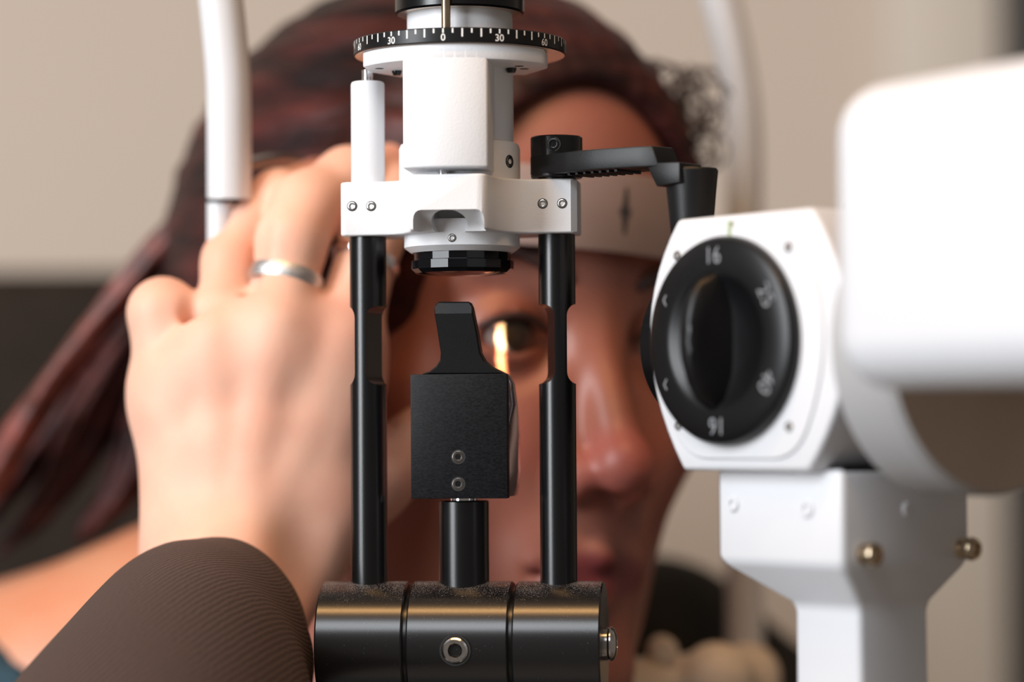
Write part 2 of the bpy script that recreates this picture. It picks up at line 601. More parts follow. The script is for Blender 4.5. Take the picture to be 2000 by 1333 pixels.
def relax(V, Q, it=2, lam=0.5):
    for _ in range(it):
        S = np.zeros_like(V); C = np.zeros(len(V))
        for a in range(4):
            for b in (1, 3):
                np.add.at(S, Q[:, a], V[Q[:, (a + b) % 4]]); np.add.at(C, Q[:, a], 1)
        V = V + lam * (S / np.maximum(C, 1)[:, None] - V)
    return V


# ================================================================== the setting
TABLE_Z = 790 - Z0
FLOOR_Z = -Z0
DW = 1950.0


def camdir(o, r=0.0, f=0.0, z=0.0):
    return Vector(o) + r0 * r + fh * f + UP * z


CAMF = Vector((CAM.x, CAM.y, 0))            # foot of the camera
MC = frame(CAMF, UP, r0)                    # local x = camera right, y = camera forward

bm = bmesh.new(); box(bm, MC, -2200, 2200, DW, DW + 120, FLOOR_Z, 1500)
tag(obj('wall_back', bm, 'wall_paint', base=(0, 1200, FLOOR_Z)), 'plain beige painted wall behind the patient', kind='structure')
bm = bmesh.new(); box(bm, MC, -2200, 2200, -1200, DW, FLOOR_Z - 60, FLOOR_Z)
tag(obj('floor', bm, 'floor_vinyl', base=(0, 0, FLOOR_Z)), 'brown vinyl floor of the examination room', kind='structure')
# pale casing and the dark door at the right edge of the wall
xa, xb = (1735 - 1000) / F * DW, (1953 - 1000) / F * DW
bm = bmesh.new(); box(bm, MC, xa, xb, DW - 22, DW - 1, FLOOR_Z, 1300); bevel(bm, 3)
tag(obj('trim_1', bm, 'trim_paint', base=(400, 1200, FLOOR_Z)), 'pale grey door casing on the beige wall', kind='structure')
bm = bmesh.new(); box(bm, MC, xb + 2, xb + 900, DW - 60, DW - 1, FLOOR_Z, 1300); bevel(bm, 3)
tag(obj('door_1', bm, 'door_dark', base=(700, 1200, FLOOR_Z)), 'dark door at the right edge of the wall', kind='structure')

# ================================================================== slit lamp (illumination tower)
LAMP = thing('slit_lamp', 'white and black slit lamp tower with degree dial, two black pillars and mirror', 'slit lamp', (0, 0, TABLE_Z))
RD = 17.4                                     # hinge drum radius
X_ = lambda px, py, Y: aty(px, py, Y).x
xL, xA, xB, xR = (X_(612, 1258, -RD), X_(787, 1258, -RD), X_(994, 1258, -RD), X_(1171, 1258, -RD))
MX = frame((0, 0, 0), (1, 0, 0), (0, 1, 0))
g = 0.55
for a, b_ in ((xL, xA - g), (xA + g, xB - g), (xB + g, xR)):
    bm = bmesh.new()
    cyl(bm, MX, RD, a, b_, 0.45, 96)
    obj('drum_segment', bm, 'dusty_black', LAMP, smooth=25)
bm = bmesh.new(); cyl(bm, MX, RD - 1.6, xL + 2, xR - 2, 0.2, 64); obj('drum_core', bm, 'black_satin', LAMP)
# front cap screw and end screw
sc_ = aty(889, 1271, -RD)
bm = bmesh.new()
Ms = frame((sc_.x, -RD - 0.3, sc_.z), (0, -1, -0.08))
lathe(bm, [(4.3, -2.2), (4.3, 0.05), (3.75, 0.05), (3.75, -0.3)], Ms, 40, 1)
lathe(bm, [(3.55, -2), (3.55, 0.35), (3.1, 0.75), (2.05, 0.75), (1.9, 0.55)], Ms, 40, 0)
lathe(bm, [(1.9, 0.55), (1.8, -1.5), (0, -1.7)], Ms, 6, 0)
obj('cap_screw', bm, ['steel', 'hole_dark'], LAMP, smooth=30)
bm = bmesh.new()
Me = frame((xR, 0, 0), (1, 0, 0))
lathe(bm, [(4.6, -1), (4.6, 0.9), (4.2, 1.5), (4.9, 1.5), (4.9, 1.9), (4.2, 2.8), (2.6, 3.4), (1.6, 3.5), (1.5, 2.4), (0, 2.4)], Me, 40)
obj('end_screw', bm, 'steel', LAMP)
# arm below the drum down to a foot on the table (below the frame)
bm = bmesh.new(); box(bm, frame((0, 0, 0), UP, (1, 0, 0)), -14, 14, -9, 30, -300, -14); bevel(bm, 3, 3)
obj('support_arm', bm, 'black_satin', LAMP)
bm = bmesh.new(); box(bm, frame((0, 0, 0), UP, (1, 0, 0)), -80, 80, -70, 70, TABLE_Z, -300); bevel(bm, 8, 3)
obj('base', bm, 'black_satin', LAMP)

# pillars with milled waists
PR = 5.15
pxl, pxr = aty(720.5, 900, 0).x, aty(1090, 900, 0).x
zb = zy(458)
z1s, z0s = zy(597), zy(752)


def pillar(x, phi, sgn):
    bm = bmesh.new()
    lathe(bm, [(0, 8), (PR, 8), (PR, zb + 1), (0, zb + 1)], frame((x, 0, 0), UP), 64)
    cut = []
    t, rr = 1.75, 3.3
    for s in (1, -1):
        n = Vector((sgn * math.cos(phi), -math.sin(phi), 0)) * s
        M = Matrix((n, UP, n.cross(UP))).transposed().to_4x4(); M.translation = Vector((x, 0, 0))
        poly = [(PR + 3, z0s), (PR + 3, z1s)]
        poly += [(t + rr - rr * math.sin(a), z1s - rr + rr * math.cos(a)) for a in [R(q) for q in range(0, 91, 15)]]
        poly += [(t + rr - rr * math.cos(a), z0s + rr - rr * math.sin(a)) for a in [R(q) for q in range(0, 91, 15)]]
        c = bmesh.new(); prism(c, poly, -PR - 3, PR + 3, M); cut.append(c)
    return obj('pillar', boolean(bm, cut), 'black_satin', LAMP, smooth=35)


pillar(pxl, R(19), 1)
pillar(pxr, R(17), -1)

# centre post, pin and mirror block
xc = aty(906, 1050, 0).x
zpt = zy(979, -6)
bm = bmesh.new(); cyl(bm, frame((xc, 0, 0), UP), 7.05, 8, zpt, 0.35, 64); obj('centre_post', bm, 'black_satin', LAMP)
bm = bmesh.new(); cyl(bm, frame((xc, 0, 0), UP), 3.8, zpt - 1, zpt + 2, 0.2, 40); obj('pivot_pin', bm, 'chrome', LAMP)
YB = -9.0
bx0, bx1 = X_(802, 850, YB), X_(991, 850, YB)
bz0, bz1 = zy(974.5, YB), zy(731, YB)
bm = bmesh.new(); prism(bm, [(bx0, YB), (bx1, YB), (bx1, YB + 5.0), (bx0, YB + 5.0)], bz0, bz1, Matrix()); bevel(bm, 0.28, 2)
BLOCK = obj('mirror_block', bm, 'brushed_black', LAMP)
for py in (893, 946):
    c = aty(895, py, YB); socket_screw('set_screw', c, (0, -1, 0), 1.65, BLOCK, 'gunmetal', 0.1, 0.5)
# glass mirror behind the block: thick plate with a bowed edge
bm = bmesh.new()
yb2 = YB + 5.0
poly = []
hw = (bx1 - bx0) / 2; xm = (bx0 + bx1) / 2
prof = [(-hw, 0), (hw - 0.3, 0), (hw + 1.2, 5), (hw + 1.3, 12), (hw + 0.2, 18), (-hw, 18)]
Mm = Matrix.Translation((xm, yb2, 0))
rings = []
for (f, w) in ((0.0, -0.6), (0.08, 0.1), (0.2, 0.7), (0.5, 1.1), (0.75, 0.9), (0.92, 0.2), (0.985, -0.9)):
    z = bz0 + 0.4 + (bz1 - bz0 - 0.4) * f
    dep = 3 + 17 * (1 - f)
    pr = [(-hw + 1, 0), (hw - 0.6, 0), (hw + 0.9 + w, dep * 0.35), (hw + 1.0 + w, dep * 0.75), (hw - 0.5 + w, dep), (-hw + 1, dep)]
    rings.append([bm.verts.new(Mm @ Vector((x, y, z))) for x, y in pr])
for a, b_ in zip(rings, rings[1:]):
    for i in range(6):
        bm.faces.new((a[i], a[(i + 1) % 6], b_[(i + 1) % 6], b_[i]))
bm.faces.new(rings[0][::-1]); bm.faces.new(rings[-1])
tag(obj('mirror', bm, 'mirror_glass', BLOCK, smooth=45), 'glass mirror behind the black block')
# finger tab of the block, leaning left, flared at the foot
bm = bmesh.new()
YT = YB + 1.2
P2 = lambda px, py: (aty(px, py, YT).x, aty(px, py, YT).z)
tab = [P2(*q) for q in ((849, 601), (857, 590), (919, 590), (924, 601), (934, 655), (939, 690), (947, 705), (960, 716), (978, 725), (990, 731.5), (822, 731.5), (838, 726), (852, 716), (860, 704), (861.5, 690), (855, 640))]
Mt = Matrix(((1, 0, 0), (0, 0, 1), (0, 1, 0))).transposed().to_4x4()
Mt = Matrix(((1, 0, 0, 0), (0, 0, 1, YT), (0, 1, 0, 0), (0, 0, 0, 1)))
prism(bm, tab, 0, 6.2, Mt)
ztop = max(p[1] for p in tab); zbot = min(p[1] for p in tab)
bmesh.ops.bisect_plane(bm, geom=bm.verts[:] + bm.edges[:] + bm.faces[:], plane_co=(0, 0, ztop - 3.4), plane_no=(0, 0, 1))
for v in bm.verts:                           # sloping front facet at the tip
    if v.co.y < YT + 0.1 and v.co.z > ztop - 3.3:
        v.co.y += 1.7 * min(1, (v.co.z - (ztop - 3.4)) / 1.9)
for v in bm.verts:                           # the tab leans towards the examiner
    v.co.y -= (v.co.z - zbot) * 0.17
bevel(bm, 0.4, 1, 30)
obj('finger_tab', bm, 'black_plastic', BLOCK, smooth=15)

# cross bracket
zt, zbm = zy(352, -7), zy(458, -7)
xl, xr = X_(664, 400, -7), X_(1126, 400, -7)
YF = -27.0
xf0, xf1 = X_(800, 400, YF), X_(949, 400, YF)
xfm = (xf0 + xf1) / 2; hf = (xf1 - xf0) / 2


def halfprof(s, xe):
    p = [(xfm + s * (hf - 2.5), YF)]
    p += [(xfm + s * (hf - 2.5 + 2.8 * math.sin(a)), YF + 2.8 - 2.8 * math.cos(a)) for a in (R(30), R(60), R(85))]
    p += [(xfm + s * (hf + 1.1), YF + 9), (xfm + s * (hf + 2.2), YF + 13), (xfm + s * (hf + 4.2), YF + 16.6), (xfm + s * (hf + 7.2), YF + 19), (xfm + s * (hf + 10.0), -7.0)]
    p += [(xe - s * 1.6, -7), (xe, -5.4), (xe + 0.1 * s, 7), (xe - s * 3, 8)]
    return p


poly = halfprof(1, xr) + [(10, 15), (-10, 15)] + halfprof(-1, xl)[::-1]
bm = bmesh.new(); prism(bm, poly, zbm, zt, Matrix()); bevel(bm, 0.6, 3, 50)
# sloping pocket under the nose with a bore
zc = zy(409, YF)
cutp = bmesh.new()
Mw = Matrix(((0, 0, 1, 0), (1, 0, 0, 0), (0, 1, 0, 0), (0, 0, 0, 1)))   # local x->Y, y->Z, z->X
prism(cutp, [(YF - 6, zc), (YF + 0.4, zc), (YF + 8.0, zbm + 1.0), (YF + 8.0, zbm - 5), (YF - 6, zbm - 5)], xfm - hf + 0.8, xfm + hf - 0.6, Mw)
bevel(cutp, 2.2, 4, 40)
bore = bmesh.new()
cb = aty(876, 440, YF + 4)
Mb = frame(cb, (0, 1, 0.35))
for s in range(1):
    lathe(bore, [(0, -12), (5.0, -12), (5.0, 14), (0, 14)], Mb, 40)
BR = obj('cross_bracket', boolean(bm, [cutp, bore]), 'white_enamel', LAMP, smooth=40)
for px, py in ((688, 403), (725, 403), (1060, 398), (1098, 397.5)):
    c = aty(px, py, -7); socket_screw('set_screw', c, (0, -1, 0), 1.18, BR, 'steel', 0.12)

# lens collar and black lens cell
MZ = frame((0, 0, 0), UP)
lx = aty(903, 480, 0).x
ML = frame((lx, -0.5, 0), UP)
zc0, zc1 = zy(492, -8), zy(452, -8)
bm = bmesh.new(); lathe(bm, [(0, zc0), (14.2, zc0), (16.2, zc0 + 1.5), (16.2, zc1 + 3), (0, zc1 + 3)], ML, 72)
COLR = obj('lens_collar', bm, 'white_enamel', LAMP)
c = aty(883, 465, -16.5); socket_screw('set_screw', (c.x, -16.7, c.z), (-0.06, -1, 0), 0.95, COLR, 'steel', 0.05)
zr0, zr1 = zy(526, -10), zy(488, -10)
zmid = zy(506, -12)
bm = bmesh.new()
lathe(bm, [(12.2, zr0 + 1), (12.2, zr0 - 0.6), (13.2, zr0 - 0.7), (14.4, zr0 + 0.4), (14.4, zmid), (13.6, zmid + 0.25), (13.6, zr1 + 1), (0, zr1 + 1)], ML, 17, 0, 0.35)
RING = obj('lens_cell', bm, 'black_gloss', LAMP, smooth=12)
bm = bmesh.new(); lathe(bm, [(12.4, zr0 + 0.2), (9, zr0 - 0.7), (5, zr0 - 1.3), (0, zr0 - 1.5)], ML, 48)
obj('lens', bm, 'lens_coating', LAMP)

# head: tube, front housing, flange, degree dial
zhb = zy(327, -28)
Ym = -26.2
hx0, hx1 = X_(786, 220, Ym), X_(953, 220, Ym)
zf0, zf1 = zy(136, -12), zy(104, -12)          # flange underside / top at the trimmed end
zf1 = zy(82.5, -29.5)
zf0 = zf1 - 4.3
tx = aty(897, 200, 0).x
MT = frame((tx, 0, 0), UP)
bm = bmesh.new(); lathe(bm, [(0, zt - 1), (15.2, zt - 1), (15.2, zf0 + 1), (0, zf0 + 1)], MT, 72); obj('head_tube', bm, 'white_enamel', LAMP)
zk = zy(277, -5)
bm = bmesh.new(); lathe(bm, [(0, zt - 1), (17.0, zt - 1), (17.0, zk - 1.6), (16.5, zk - 0.5), (15.4, zk), (0, zk)], MT, 72)
HC = obj('head_collar', bm, 'white_enamel', LAMP)
an = R(-28)
c = Vector((tx, 0, zy(317, -8))) + Vector((math.cos(an), math.sin(an), 0)) * 17.0
socket_screw('set_screw', c, (math.cos(an), math.sin(an), 0), 1.5, HC, 'steel', 0.15)
# front housing (slightly bowed front)
bm = bmesh.new()
hm = (hx0 + hx1) / 2; hh = (hx1 - hx0) / 2
front = [(hm + hh * q, -math.sqrt(28.6 ** 2 - (hm + hh * q - tx) ** 2)) for q in (-1, -0.75, -0.5, -0.25, 0, 0.25, 0.5, 0.75, 1)]
prism(bm, front + [(hx1, 2), (hx0, 2)], zhb, zf1 - 0.5, Matrix()); bevel(bm, 0.7, 3, 40)
obj('front_housing', bm, 'white_enamel', LAMP)
c = aty(866, 330, -18); bm = bmesh.new(); cyl(bm, frame((c.x, -18, 0), UP), 1.7, zt - 0.5, zhb + 0.5, 0.1, 24); obj('stop_pin', bm, 'chrome', LAMP)
# flange
RF = 28.6
xfl, xfr = X_(709, 110, -14), X_(1062, 110, -14)
bm = bmesh.new()
a0 = math.asin((xfl - tx) / RF); a1 = math.asin((xfr - tx) / RF)
arc = [(tx + RF * math.sin(a0 + (a1 - a0) * i / 40), -RF * math.cos(a0 + (a1 - a0) * i / 40)) for i in range(41)]
back = [(xfr, -3), (tx + 18, 10), (tx - 18, 10), (xfl, -3)]
prism(bm, arc + back, zf0, zf1, Matrix()); bevel(bm, 0.45, 2, 45)
FL = obj('flange', bm, 'white_enamel', LAMP)
for px, py, Y, r in ((741, 130, -11, 1.2), (1014, 124, -10, 1.3), (1024, 135, -4, 1.3)):
    p = aty(px, py, Y); bm = bmesh.new()
    lathe(bm, [(0, -0.05), (r, -0.05), (r, 0.4)], frame((p.x, Y, zf0), UP), 20); obj('screw_hole', bm, 'hole_dark', FL)
for px, py, Y in ((999, 134, -6), (775, 139, -5)):
    p = aty(px, py, Y); bm = bmesh.new()
    lathe(bm, [(0, -1.3), (1.0, -1.3), (1.4, -0.4), (1.4, 0.4)], frame((p.x, Y, zf0), UP), 20); obj('button_screw', bm, 'black_satin', FL)
# dial
DR = 29.8
dx = aty(898, 80, 0).x
zd0, zd1 = zf1, zf1 + 4.15
MD = frame((dx, 0, 0), UP)
bm = bmesh.new(); lathe(bm, [(DR - 0.35, zd0), (DR, zd0 + 0.3), (DR, zd1 - 0.3), (DR - 0.35, zd1), (12, zd1)], MD, 128)
DIAL = obj('degree_dial', bm, 'dial_black', LAMP)
bm = bmesh.new(); lathe(bm, [(0, zd0 + 0.02), (DR - 0.35, zd0 + 0.02)], MD, 96)
tag(obj('dial_underside', bm, 'bare_aluminium', DIAL), 'bare metal underside of the black dial')
bm = bmesh.new()
rt = DR + 0.06


def on_dial(angle_deg, x, z):
    a = R(angle_deg) + x / DR
    return Vector((dx + rt * math.sin(a), -rt * math.cos(a), z))


A0 = -1.4
for k in range(-18, 19):
    d = 5 * k
    L_ = 1.25 if (k % 2 or k % 6 == 0) else 2.3
    z1_ = zd1 - 0.3
    w = 0.23
    bm.faces.new([bm.verts.new(on_dial(d + A0, *q)) for q in ((-w, z1_ - L_), (w, z1_ - L_), (w, z1_), (-w, z1_))])
obj('tick_marks', bm, 'print_white', DIAL)
for body, d in (('0', 0), ('30', -30), ('30', 30), ('60', -60), ('60', 60)):
    V, Fc = text_mesh(body, 1.95)
    bm = bmesh.new(); vs = [bm.verts.new(on_dial(d + A0, x, zd0 + 1.45 + y)) for x, y in V]
    for f in Fc:
        bm.faces.new([vs[i] for i in f])
    obj('degree_number', bm, 'print_white', DIAL)
# tube and ring above
zu = zy(12, -15)
bm = bmesh.new(); lathe(bm, [(0, zd1 - 1), (14.8, zd1 - 1), (14.8, zu + 4), (0, zu + 4)], MD, 72); obj('upper_tube', bm, 'white_enamel', LAMP)
zq = zy(10, -18)
bm = bmesh.new(); lathe(bm, [(15, zq), (17.6, zq), (18.1, zq + 0.5), (18.1, zq + 14), (17.5, zq + 14.6), (0, zq + 14.6)], MD, 96)
UR = obj('upper_ring', bm, 'black_satin', LAMP)
bm = bmesh.new(); lathe(bm, [(14, zq - 0.03), (17.5, zq - 0.03)], MD, 72); obj('ring_underside', bm, 'bare_aluminium', UR)
pz = zy(50.5, -25)
pp = aty(871, 40, -19.5)
bm = bmesh.new(); Mp = frame((pp.x, -19.5, 0), UP)
lathe(bm, [(0, pz - 0.3), (1.0, pz - 0.3), (1.28, pz + 0.1), (1.28, zq + 20), (0, zq + 20)], Mp, 28)
tag(obj('index_pin', bm, 'brass', LAMP), 'brass index pin')
# guide sleeve and rod on the left
zs1 = zy(156.5, 0)
gx = aty(718.5, 250, 0).x
MG = frame((gx, 0, 0), UP)
bm = bmesh.new(); lathe(bm, [(0, zt - 1), (4.75, zt - 1), (4.75, zs1 - 0.8), (4.5, zs1 - 0.2), (4.0, zs1), (0, zs1)], MG, 56); obj('guide_sleeve', bm, 'white_enamel', LAMP)
bm = bmesh.new(); cyl(bm, MG, 1.6, zs1 - 2, zf0 + 1, 0.1, 32); obj('guide_rod', bm, 'chrome', LAMP)

# black swing handle on the right
kx = aty(1087, 300, 0).x
MK = frame((kx, 0, 0), UP)
zk0, zkm, zk1 = zt - 0.2, zy(303, -7), zy(266, -7)
bm = bmesh.new(); cyl(bm, MK, 7.25, zk0 + 0.8, zk1, 0.35, 64)
lathe(bm, [(0, zk0), (5.2, zk0), (5.2, zk0 + 0.9), (0, zk0 + 0.9)], MK, 40)
CL = obj('handle_collar', bm, 'black_satin', LAMP)
c = aty(1081, 281.5, -7.25); socket_screw('set_screw', (c.x, -7.2, c.z), (-0.05, -1, 0), 1.65, CL, 'black_satin', 0.15, 0.5)
YE = -20.0
e0 = aty(1296, 300, YE)                    # outer end of the arm
ax_ = Vector((e0.x - kx, YE - 0.0, 0)); La = ax_.length; ax_.normalize()
ay_ = UP.cross(ax_)
MA = Matrix((ax_, ay_, UP)).transposed().to_4x4(); MA.translation = Vector((kx, 0, 0))
za0, za1 = zy(343, -7.3), zy(303, -7.3)
bm = bmesh.new()
arcL = [(7.35 * math.cos(a), 7.35 * math.sin(a)) for a in [R(q) for q in range(65, 296, 15)]]
plan = arcL + [(8, -7.6), (14, -8.4), (20, -8.3), (La - 5, -6.6), (La, -5.2), (La + 1.0, 3.5), (La - 6, 6.2), (16, 6.6)]
prism(bm, plan, za0, za1, MA)
for v in bm.verts:                           # outer end slopes outward to its foot
    q = MA.inverted() @ v.co
    if q.x > La - 2 and q.z < (za0 + za1) / 2:
        v.co += ax_ * 2.2
bevel(bm, 0.5, 2, 40)
ARM = obj('handle_arm', bm, 'black_plastic', LAMP)
for i in range(7):
    bm = bmesh.new(); x0_ = 9 + i * 2.7
    box(bm, MA, x0_, x0_ + 0.8, -6.6, 4.5, za0 - 0.7, za0 + 0.3)
    obj('stiffening_rib', bm, 'black_plastic', ARM)
kc = aty(1350, 330, YE - 1)
zkt = kc.z
zst = zy(326, YE - 6); zsb = zy(370, YE - 6)
bm = bmesh.new()
lo_ = (MA.inverted() @ Vector((X_(1258, 350, YE - 6), YE - 6, 0))).x
prism(bm, [(lo_ + 2.2, zsb), (La + 9, zsb + 0.6), (La + 9, zst), (lo_ - 1.5, zst + 0.6)], -5.2, 5.0, MA @ Matrix(((1, 0, 0, 0), (0, 0, 1, 0), (0, 1, 0, 0), (0, 0, 0, 1))))
bevel(bm, 0.4, 2, 40); obj('handle_step', bm, 'black_plastic', ARM)
bm = bmesh.new(); zkb = zy(478, YE)
lathe(bm, [(0, zkb), (5.2, zkb), (5.5, zkb + 0.3), (7.3, zkt - 0.6), (6.9, zkt), (0, zkt)], frame((kc.x, kc.y, 0), UP), 56)
obj('handle_knob', bm, 'black_plastic', ARM)

# ================================================================== microscope on the right
M0 = atd(1421, 666, 732)
cd = Vector((CAM.x - M0.x, CAM.y - M0.y, 0)).normalized()
ang = R(47)
# turn the direction to the camera towards image left
nn = Matrix.Rotation(-ang, 3, 'Z') @ cd
if nn.dot(r0) > 0:
    nn = Matrix.Rotation(ang, 3, 'Z') @ cd
tt = UP.cross(nn)
if tt.dot(r0) < 0:
    tt = -tt
MIC = thing('microscope', 'white slit lamp microscope body with black magnification dial', 'microscope', M0 + tt * 18 - nn * 30 + UP * (TABLE_Z - M0.z))


def ms(t, z, n):
    return M0 + tt * t + UP * z + nn * n


MM = Matrix((tt, UP, nn)).transposed().to_4x4(); MM.translation = M0   # local x=t, y=z, z=n  (may be left-handed, normals are recalculated)


def arc3(p0, pm, p1, n=14):
    """quadratic-ish arc through three points"""
    out = []
    c = (2 * pm[0] - 0.5 * (p0[0] + p1[0]), 2 * pm[1] - 0.5 * (p0[1] + p1[1]))
    for i in range(n + 1):
        s = i / n
        out.append(((1 - s) ** 2 * p0[0] + 2 * s * (1 - s) * c[0] + s * s * p1[0], (1 - s) ** 2 * p0[1] + 2 * s * (1 - s) * c[1] + s * s * p1[1]))
    return out


bm = bmesh.new()
hp = arc3((-20.0, 32.6), (-31.8, 1), (-18.5, -33.5)) + arc3((28, -33.5), (42, 0), (30, 32.6))
prism(bm, hp, -62, -0.8, MM); bevel(bm, 1.3, 3, 50)
HO = obj('housing', bm, 'white_plastic', MIC)
bm = bmesh.new()                             # raised face plate
fp0 = arc3((-17.5, 29.4), (-28.6, 1), (-16, -30.4)) + arc3((24, -30.4), (34.5, 0), (25, 29.4))


def round_poly(poly, corners, r, n=6):
    out = []
    N_ = len(poly)
    for i_, p_ in enumerate(poly):
        if i_ not in corners:
            if all(math.hypot(p_[0] - poly[c_][0], p_[1] - poly[c_][1]) > r for c_ in corners):
                out.append(p_)
            continue
        def walk(step):
            k_ = i_
            acc = 0.0
            while True:
                a_, b_ = poly[k_ % N_], poly[(k_ + step) % N_]
                L_ = math.hypot(b_[0] - a_[0], b_[1] - a_[1])
                if acc + L_ >= r:
                    q_ = (r - acc) / L_
                    return (a_[0] + (b_[0] - a_[0]) * q_, a_[1] + (b_[1] - a_[1]) * q_)
                acc += L_; k_ += step
        a_, b_ = walk(-1), walk(1)
        for q in range(n + 1):
            t_ = q / n
            out.append(((1 - t_) ** 2 * a_[0] + 2 * t_ * (1 - t_) * p_[0] + t_ * t_ * b_[0], (1 - t_) ** 2 * a_[1] + 2 * t_ * (1 - t_) * p_[1] + t_ * t_ * b_[1]))
    return out


fp = round_poly(fp0, (0, 14, 15, 29), 8.0)
prism(bm, fp, -1.5, 0.0, MM); bevel(bm, 0.5, 3, 40)
obj('face_plate', bm, 'white_plastic', HO, smooth=30)
for px, py in ((1540, 483), (1323, 500), (1541, 834), (1325, 832)):
    # face screws: solve position in the face plane
    d = fwd + rgt * ((px - 1000) / F) + upv * ((666.5 - py) / F)
    s = (M0 - CAM).dot(nn) / d.dot(nn); c = CAM + d * s
    socket_screw('face_screw', c, nn, 1.1, HO, 'steel', 0.5, 0.4)
d = fwd + rgt * ((1425 - 1000) / F) + upv * ((666.5 - 447) / F)
c = CAM + d * ((M0 - CAM).dot(nn) / d.dot(nn))
bm = bmesh.new(); Mi = MM.copy(); Mi.translation = c; box(bm, Mi, -0.7, 0.7, -2.0, 2.0, -0.3, 0.08)
obj('index_mark', bm, 'print_green', HO)
# magnification dial
Md = MM.copy()
RK = 27.0
Md.translation = M0 + nn * 0.0
bm = bmesh.new()
lathe(bm, [(RK - 0.3, -0.5), (RK, 0.3), (RK, 2.0), (RK - 0.7, 3.4), (RK - 2.2, 4.2), (18.6, 4.6), (17.2, 4.4), (15.5, 3.0), (9, 1.6), (0, 1.4)], Md, 96)
KN = obj('magnification_dial', bm, 'dial_black', MIC)
bm = bmesh.new()                             # grip fin with an arched back
fin = []
for (hgt, wd_, ln) in ((1.0, 5.4, 18.4), (5.0, 3.8, 17.6), (9.0, 3.0, 15.4), (11.6, 2.5, 11.4), (13.2, 2.2, 6.4), (13.7, 1.6, 2.5)):
    fin.append([bm.verts.new(Md @ Vector((wd_ * math.copysign(abs(math.cos(a)) ** 0.6, math.cos(a)) - 1.5, ln * math.sin(a), hgt))) for a in [2 * math.pi * k / 32 for k in range(32)]])
for a, b_ in zip(fin, fin[1:]):
    for k in range(32):
        bm.faces.new((a[k], a[(k + 1) % 32], b_[(k + 1) % 32], b_[k]))
bm.faces.new(fin[-1])
obj('grip_fin', bm, 'dial_black', KN, smooth=40)
for body, adeg, size in (('16', 90, 4.3), ('25', 30, 4.3), ('40', -30, 4.3), ('16', -90, 4.3), ('‹', 150, 2.8), ('‹', 210, 2.8)):
    V, Fc = text_mesh(body, size, -0.006)
    bm = bmesh.new()
    a = R(adeg); rad = 22.0
    radial = Vector((math.cos(a), math.sin(a))); tang = Vector((math.sin(a), -math.cos(a)))
    if body == '‹':
        radial2, tang2 = Vector((0, 1)), Vector((1, 0))
    else:
        radial2, tang2 = radial, tang
    vs = []
    for x, y in V:
        p = radial * rad + radial2 * y + tang2 * x
        vs.append(bm.verts.new(Md @ Vector((p.x, p.y, 4.55))))
    for f in Fc:
        bm.faces.new([vs[i] for i in f])
    obj('dial_number', bm, 'print_grey', KN)
# objective on the far side
Mo = frame(ms(-26, 0, -32), -tt, UP)
bm = bmesh.new()
lathe(bm, [(0, -4), (22, -4), (22, 19.5), (20.5, 21), (17.5, 21), (16.5, 18), (0, 17)], Mo, 64)
obj('objective', bm, 'black_satin', MIC)
# binocular drum and eyepiece housing towards the examiner
Mb_ = frame(ms(0, -2, -25), tt, UP)
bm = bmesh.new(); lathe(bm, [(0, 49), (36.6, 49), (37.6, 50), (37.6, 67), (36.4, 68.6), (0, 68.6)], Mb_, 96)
obj('prism_drum', bm, 'drum_shaded', MIC)
bm = bmesh.new(); lathe(bm, [(36.3, 68.7), (0, 68.9)], Mb_, 72); tag(obj('drum_face', bm, 'drum_beige', MIC), 'flat end face of the drum')
bm = bmesh.new()
zE0, zE1 = atd(1750, 760, 640).z - M0.z, atd(1750, 152, 640).z - M0.z
prism(bm, [(72, zE0), (150, zE0), (150, zE1 + 2), (72, zE1)], -92, 39, MM)
bevel(bm, 12.5, 8, 40)
obj('binocular_housing', bm, 'white_plastic', MIC, smooth=60)
for nz in (-60, 6):
    bm = bmesh.new(); lathe(bm, [(0, 130), (14, 130), (13, 176), (15, 180), (15, 196), (12, 198), (0, 196)], frame(ms(0, (zE0 + zE1) / 2, nz), tt, UP), 40)
    obj('eyepiece', bm, 'black_plastic', MIC)
# supporting neck
zN0 = -33.0
za_, zb_, zc_ = atd(1650, 1107, 710).z - M0.z, atd(1650, 1193, 710).z - M0.z, TABLE_Z - M0.z
bm = bmesh.new()
secs = [(zN0, -11, 34.5, -53, -6), (za_, -11, 34.5, -53, -6), (zb_, 6, 29.4, -42.7, -17), (zc_ + 60, 6, 31.5, -43, -17), (zc_ + 60, -30, 60, -80, 12), (zc_, -30, 60, -80, 12)]
rg = [[bm.verts.new(ms(t, z, n)) for t, n in ((a, c0), (b2, c0), (b2, d0), (a, d0))] for z, a, b2, c0, d0 in secs]
for a, b_ in zip(rg, rg[1:]):
    for i in range(4):
        bm.faces.new((a[i], a[(i + 1) % 4], b_[(i + 1) % 4], b_[i]))
bm.faces.new(rg[0]); bm.faces.new(rg[-1])
bevel(bm, 1.8, 3, 18)
NK = obj('neck', bm, 'white_plastic', MIC, smooth=40)
bm = bmesh.new(); prism(bm, [(-8, zN0 - 0.6), (34, zN0 - 0.6), (34, zN0 + 1), (-8, zN0 + 1)], -52, -7.5, MM); obj('neck_gasket', bm, 'black_plastic', MIC)


def on_plane(px, py, o, nrm):
    d = fwd + rgt * ((px - 1000) / F) + upv * ((666.5 - py) / F)
    return CAM + d * ((o - CAM).dot(nrm) / d.dot(nrm))


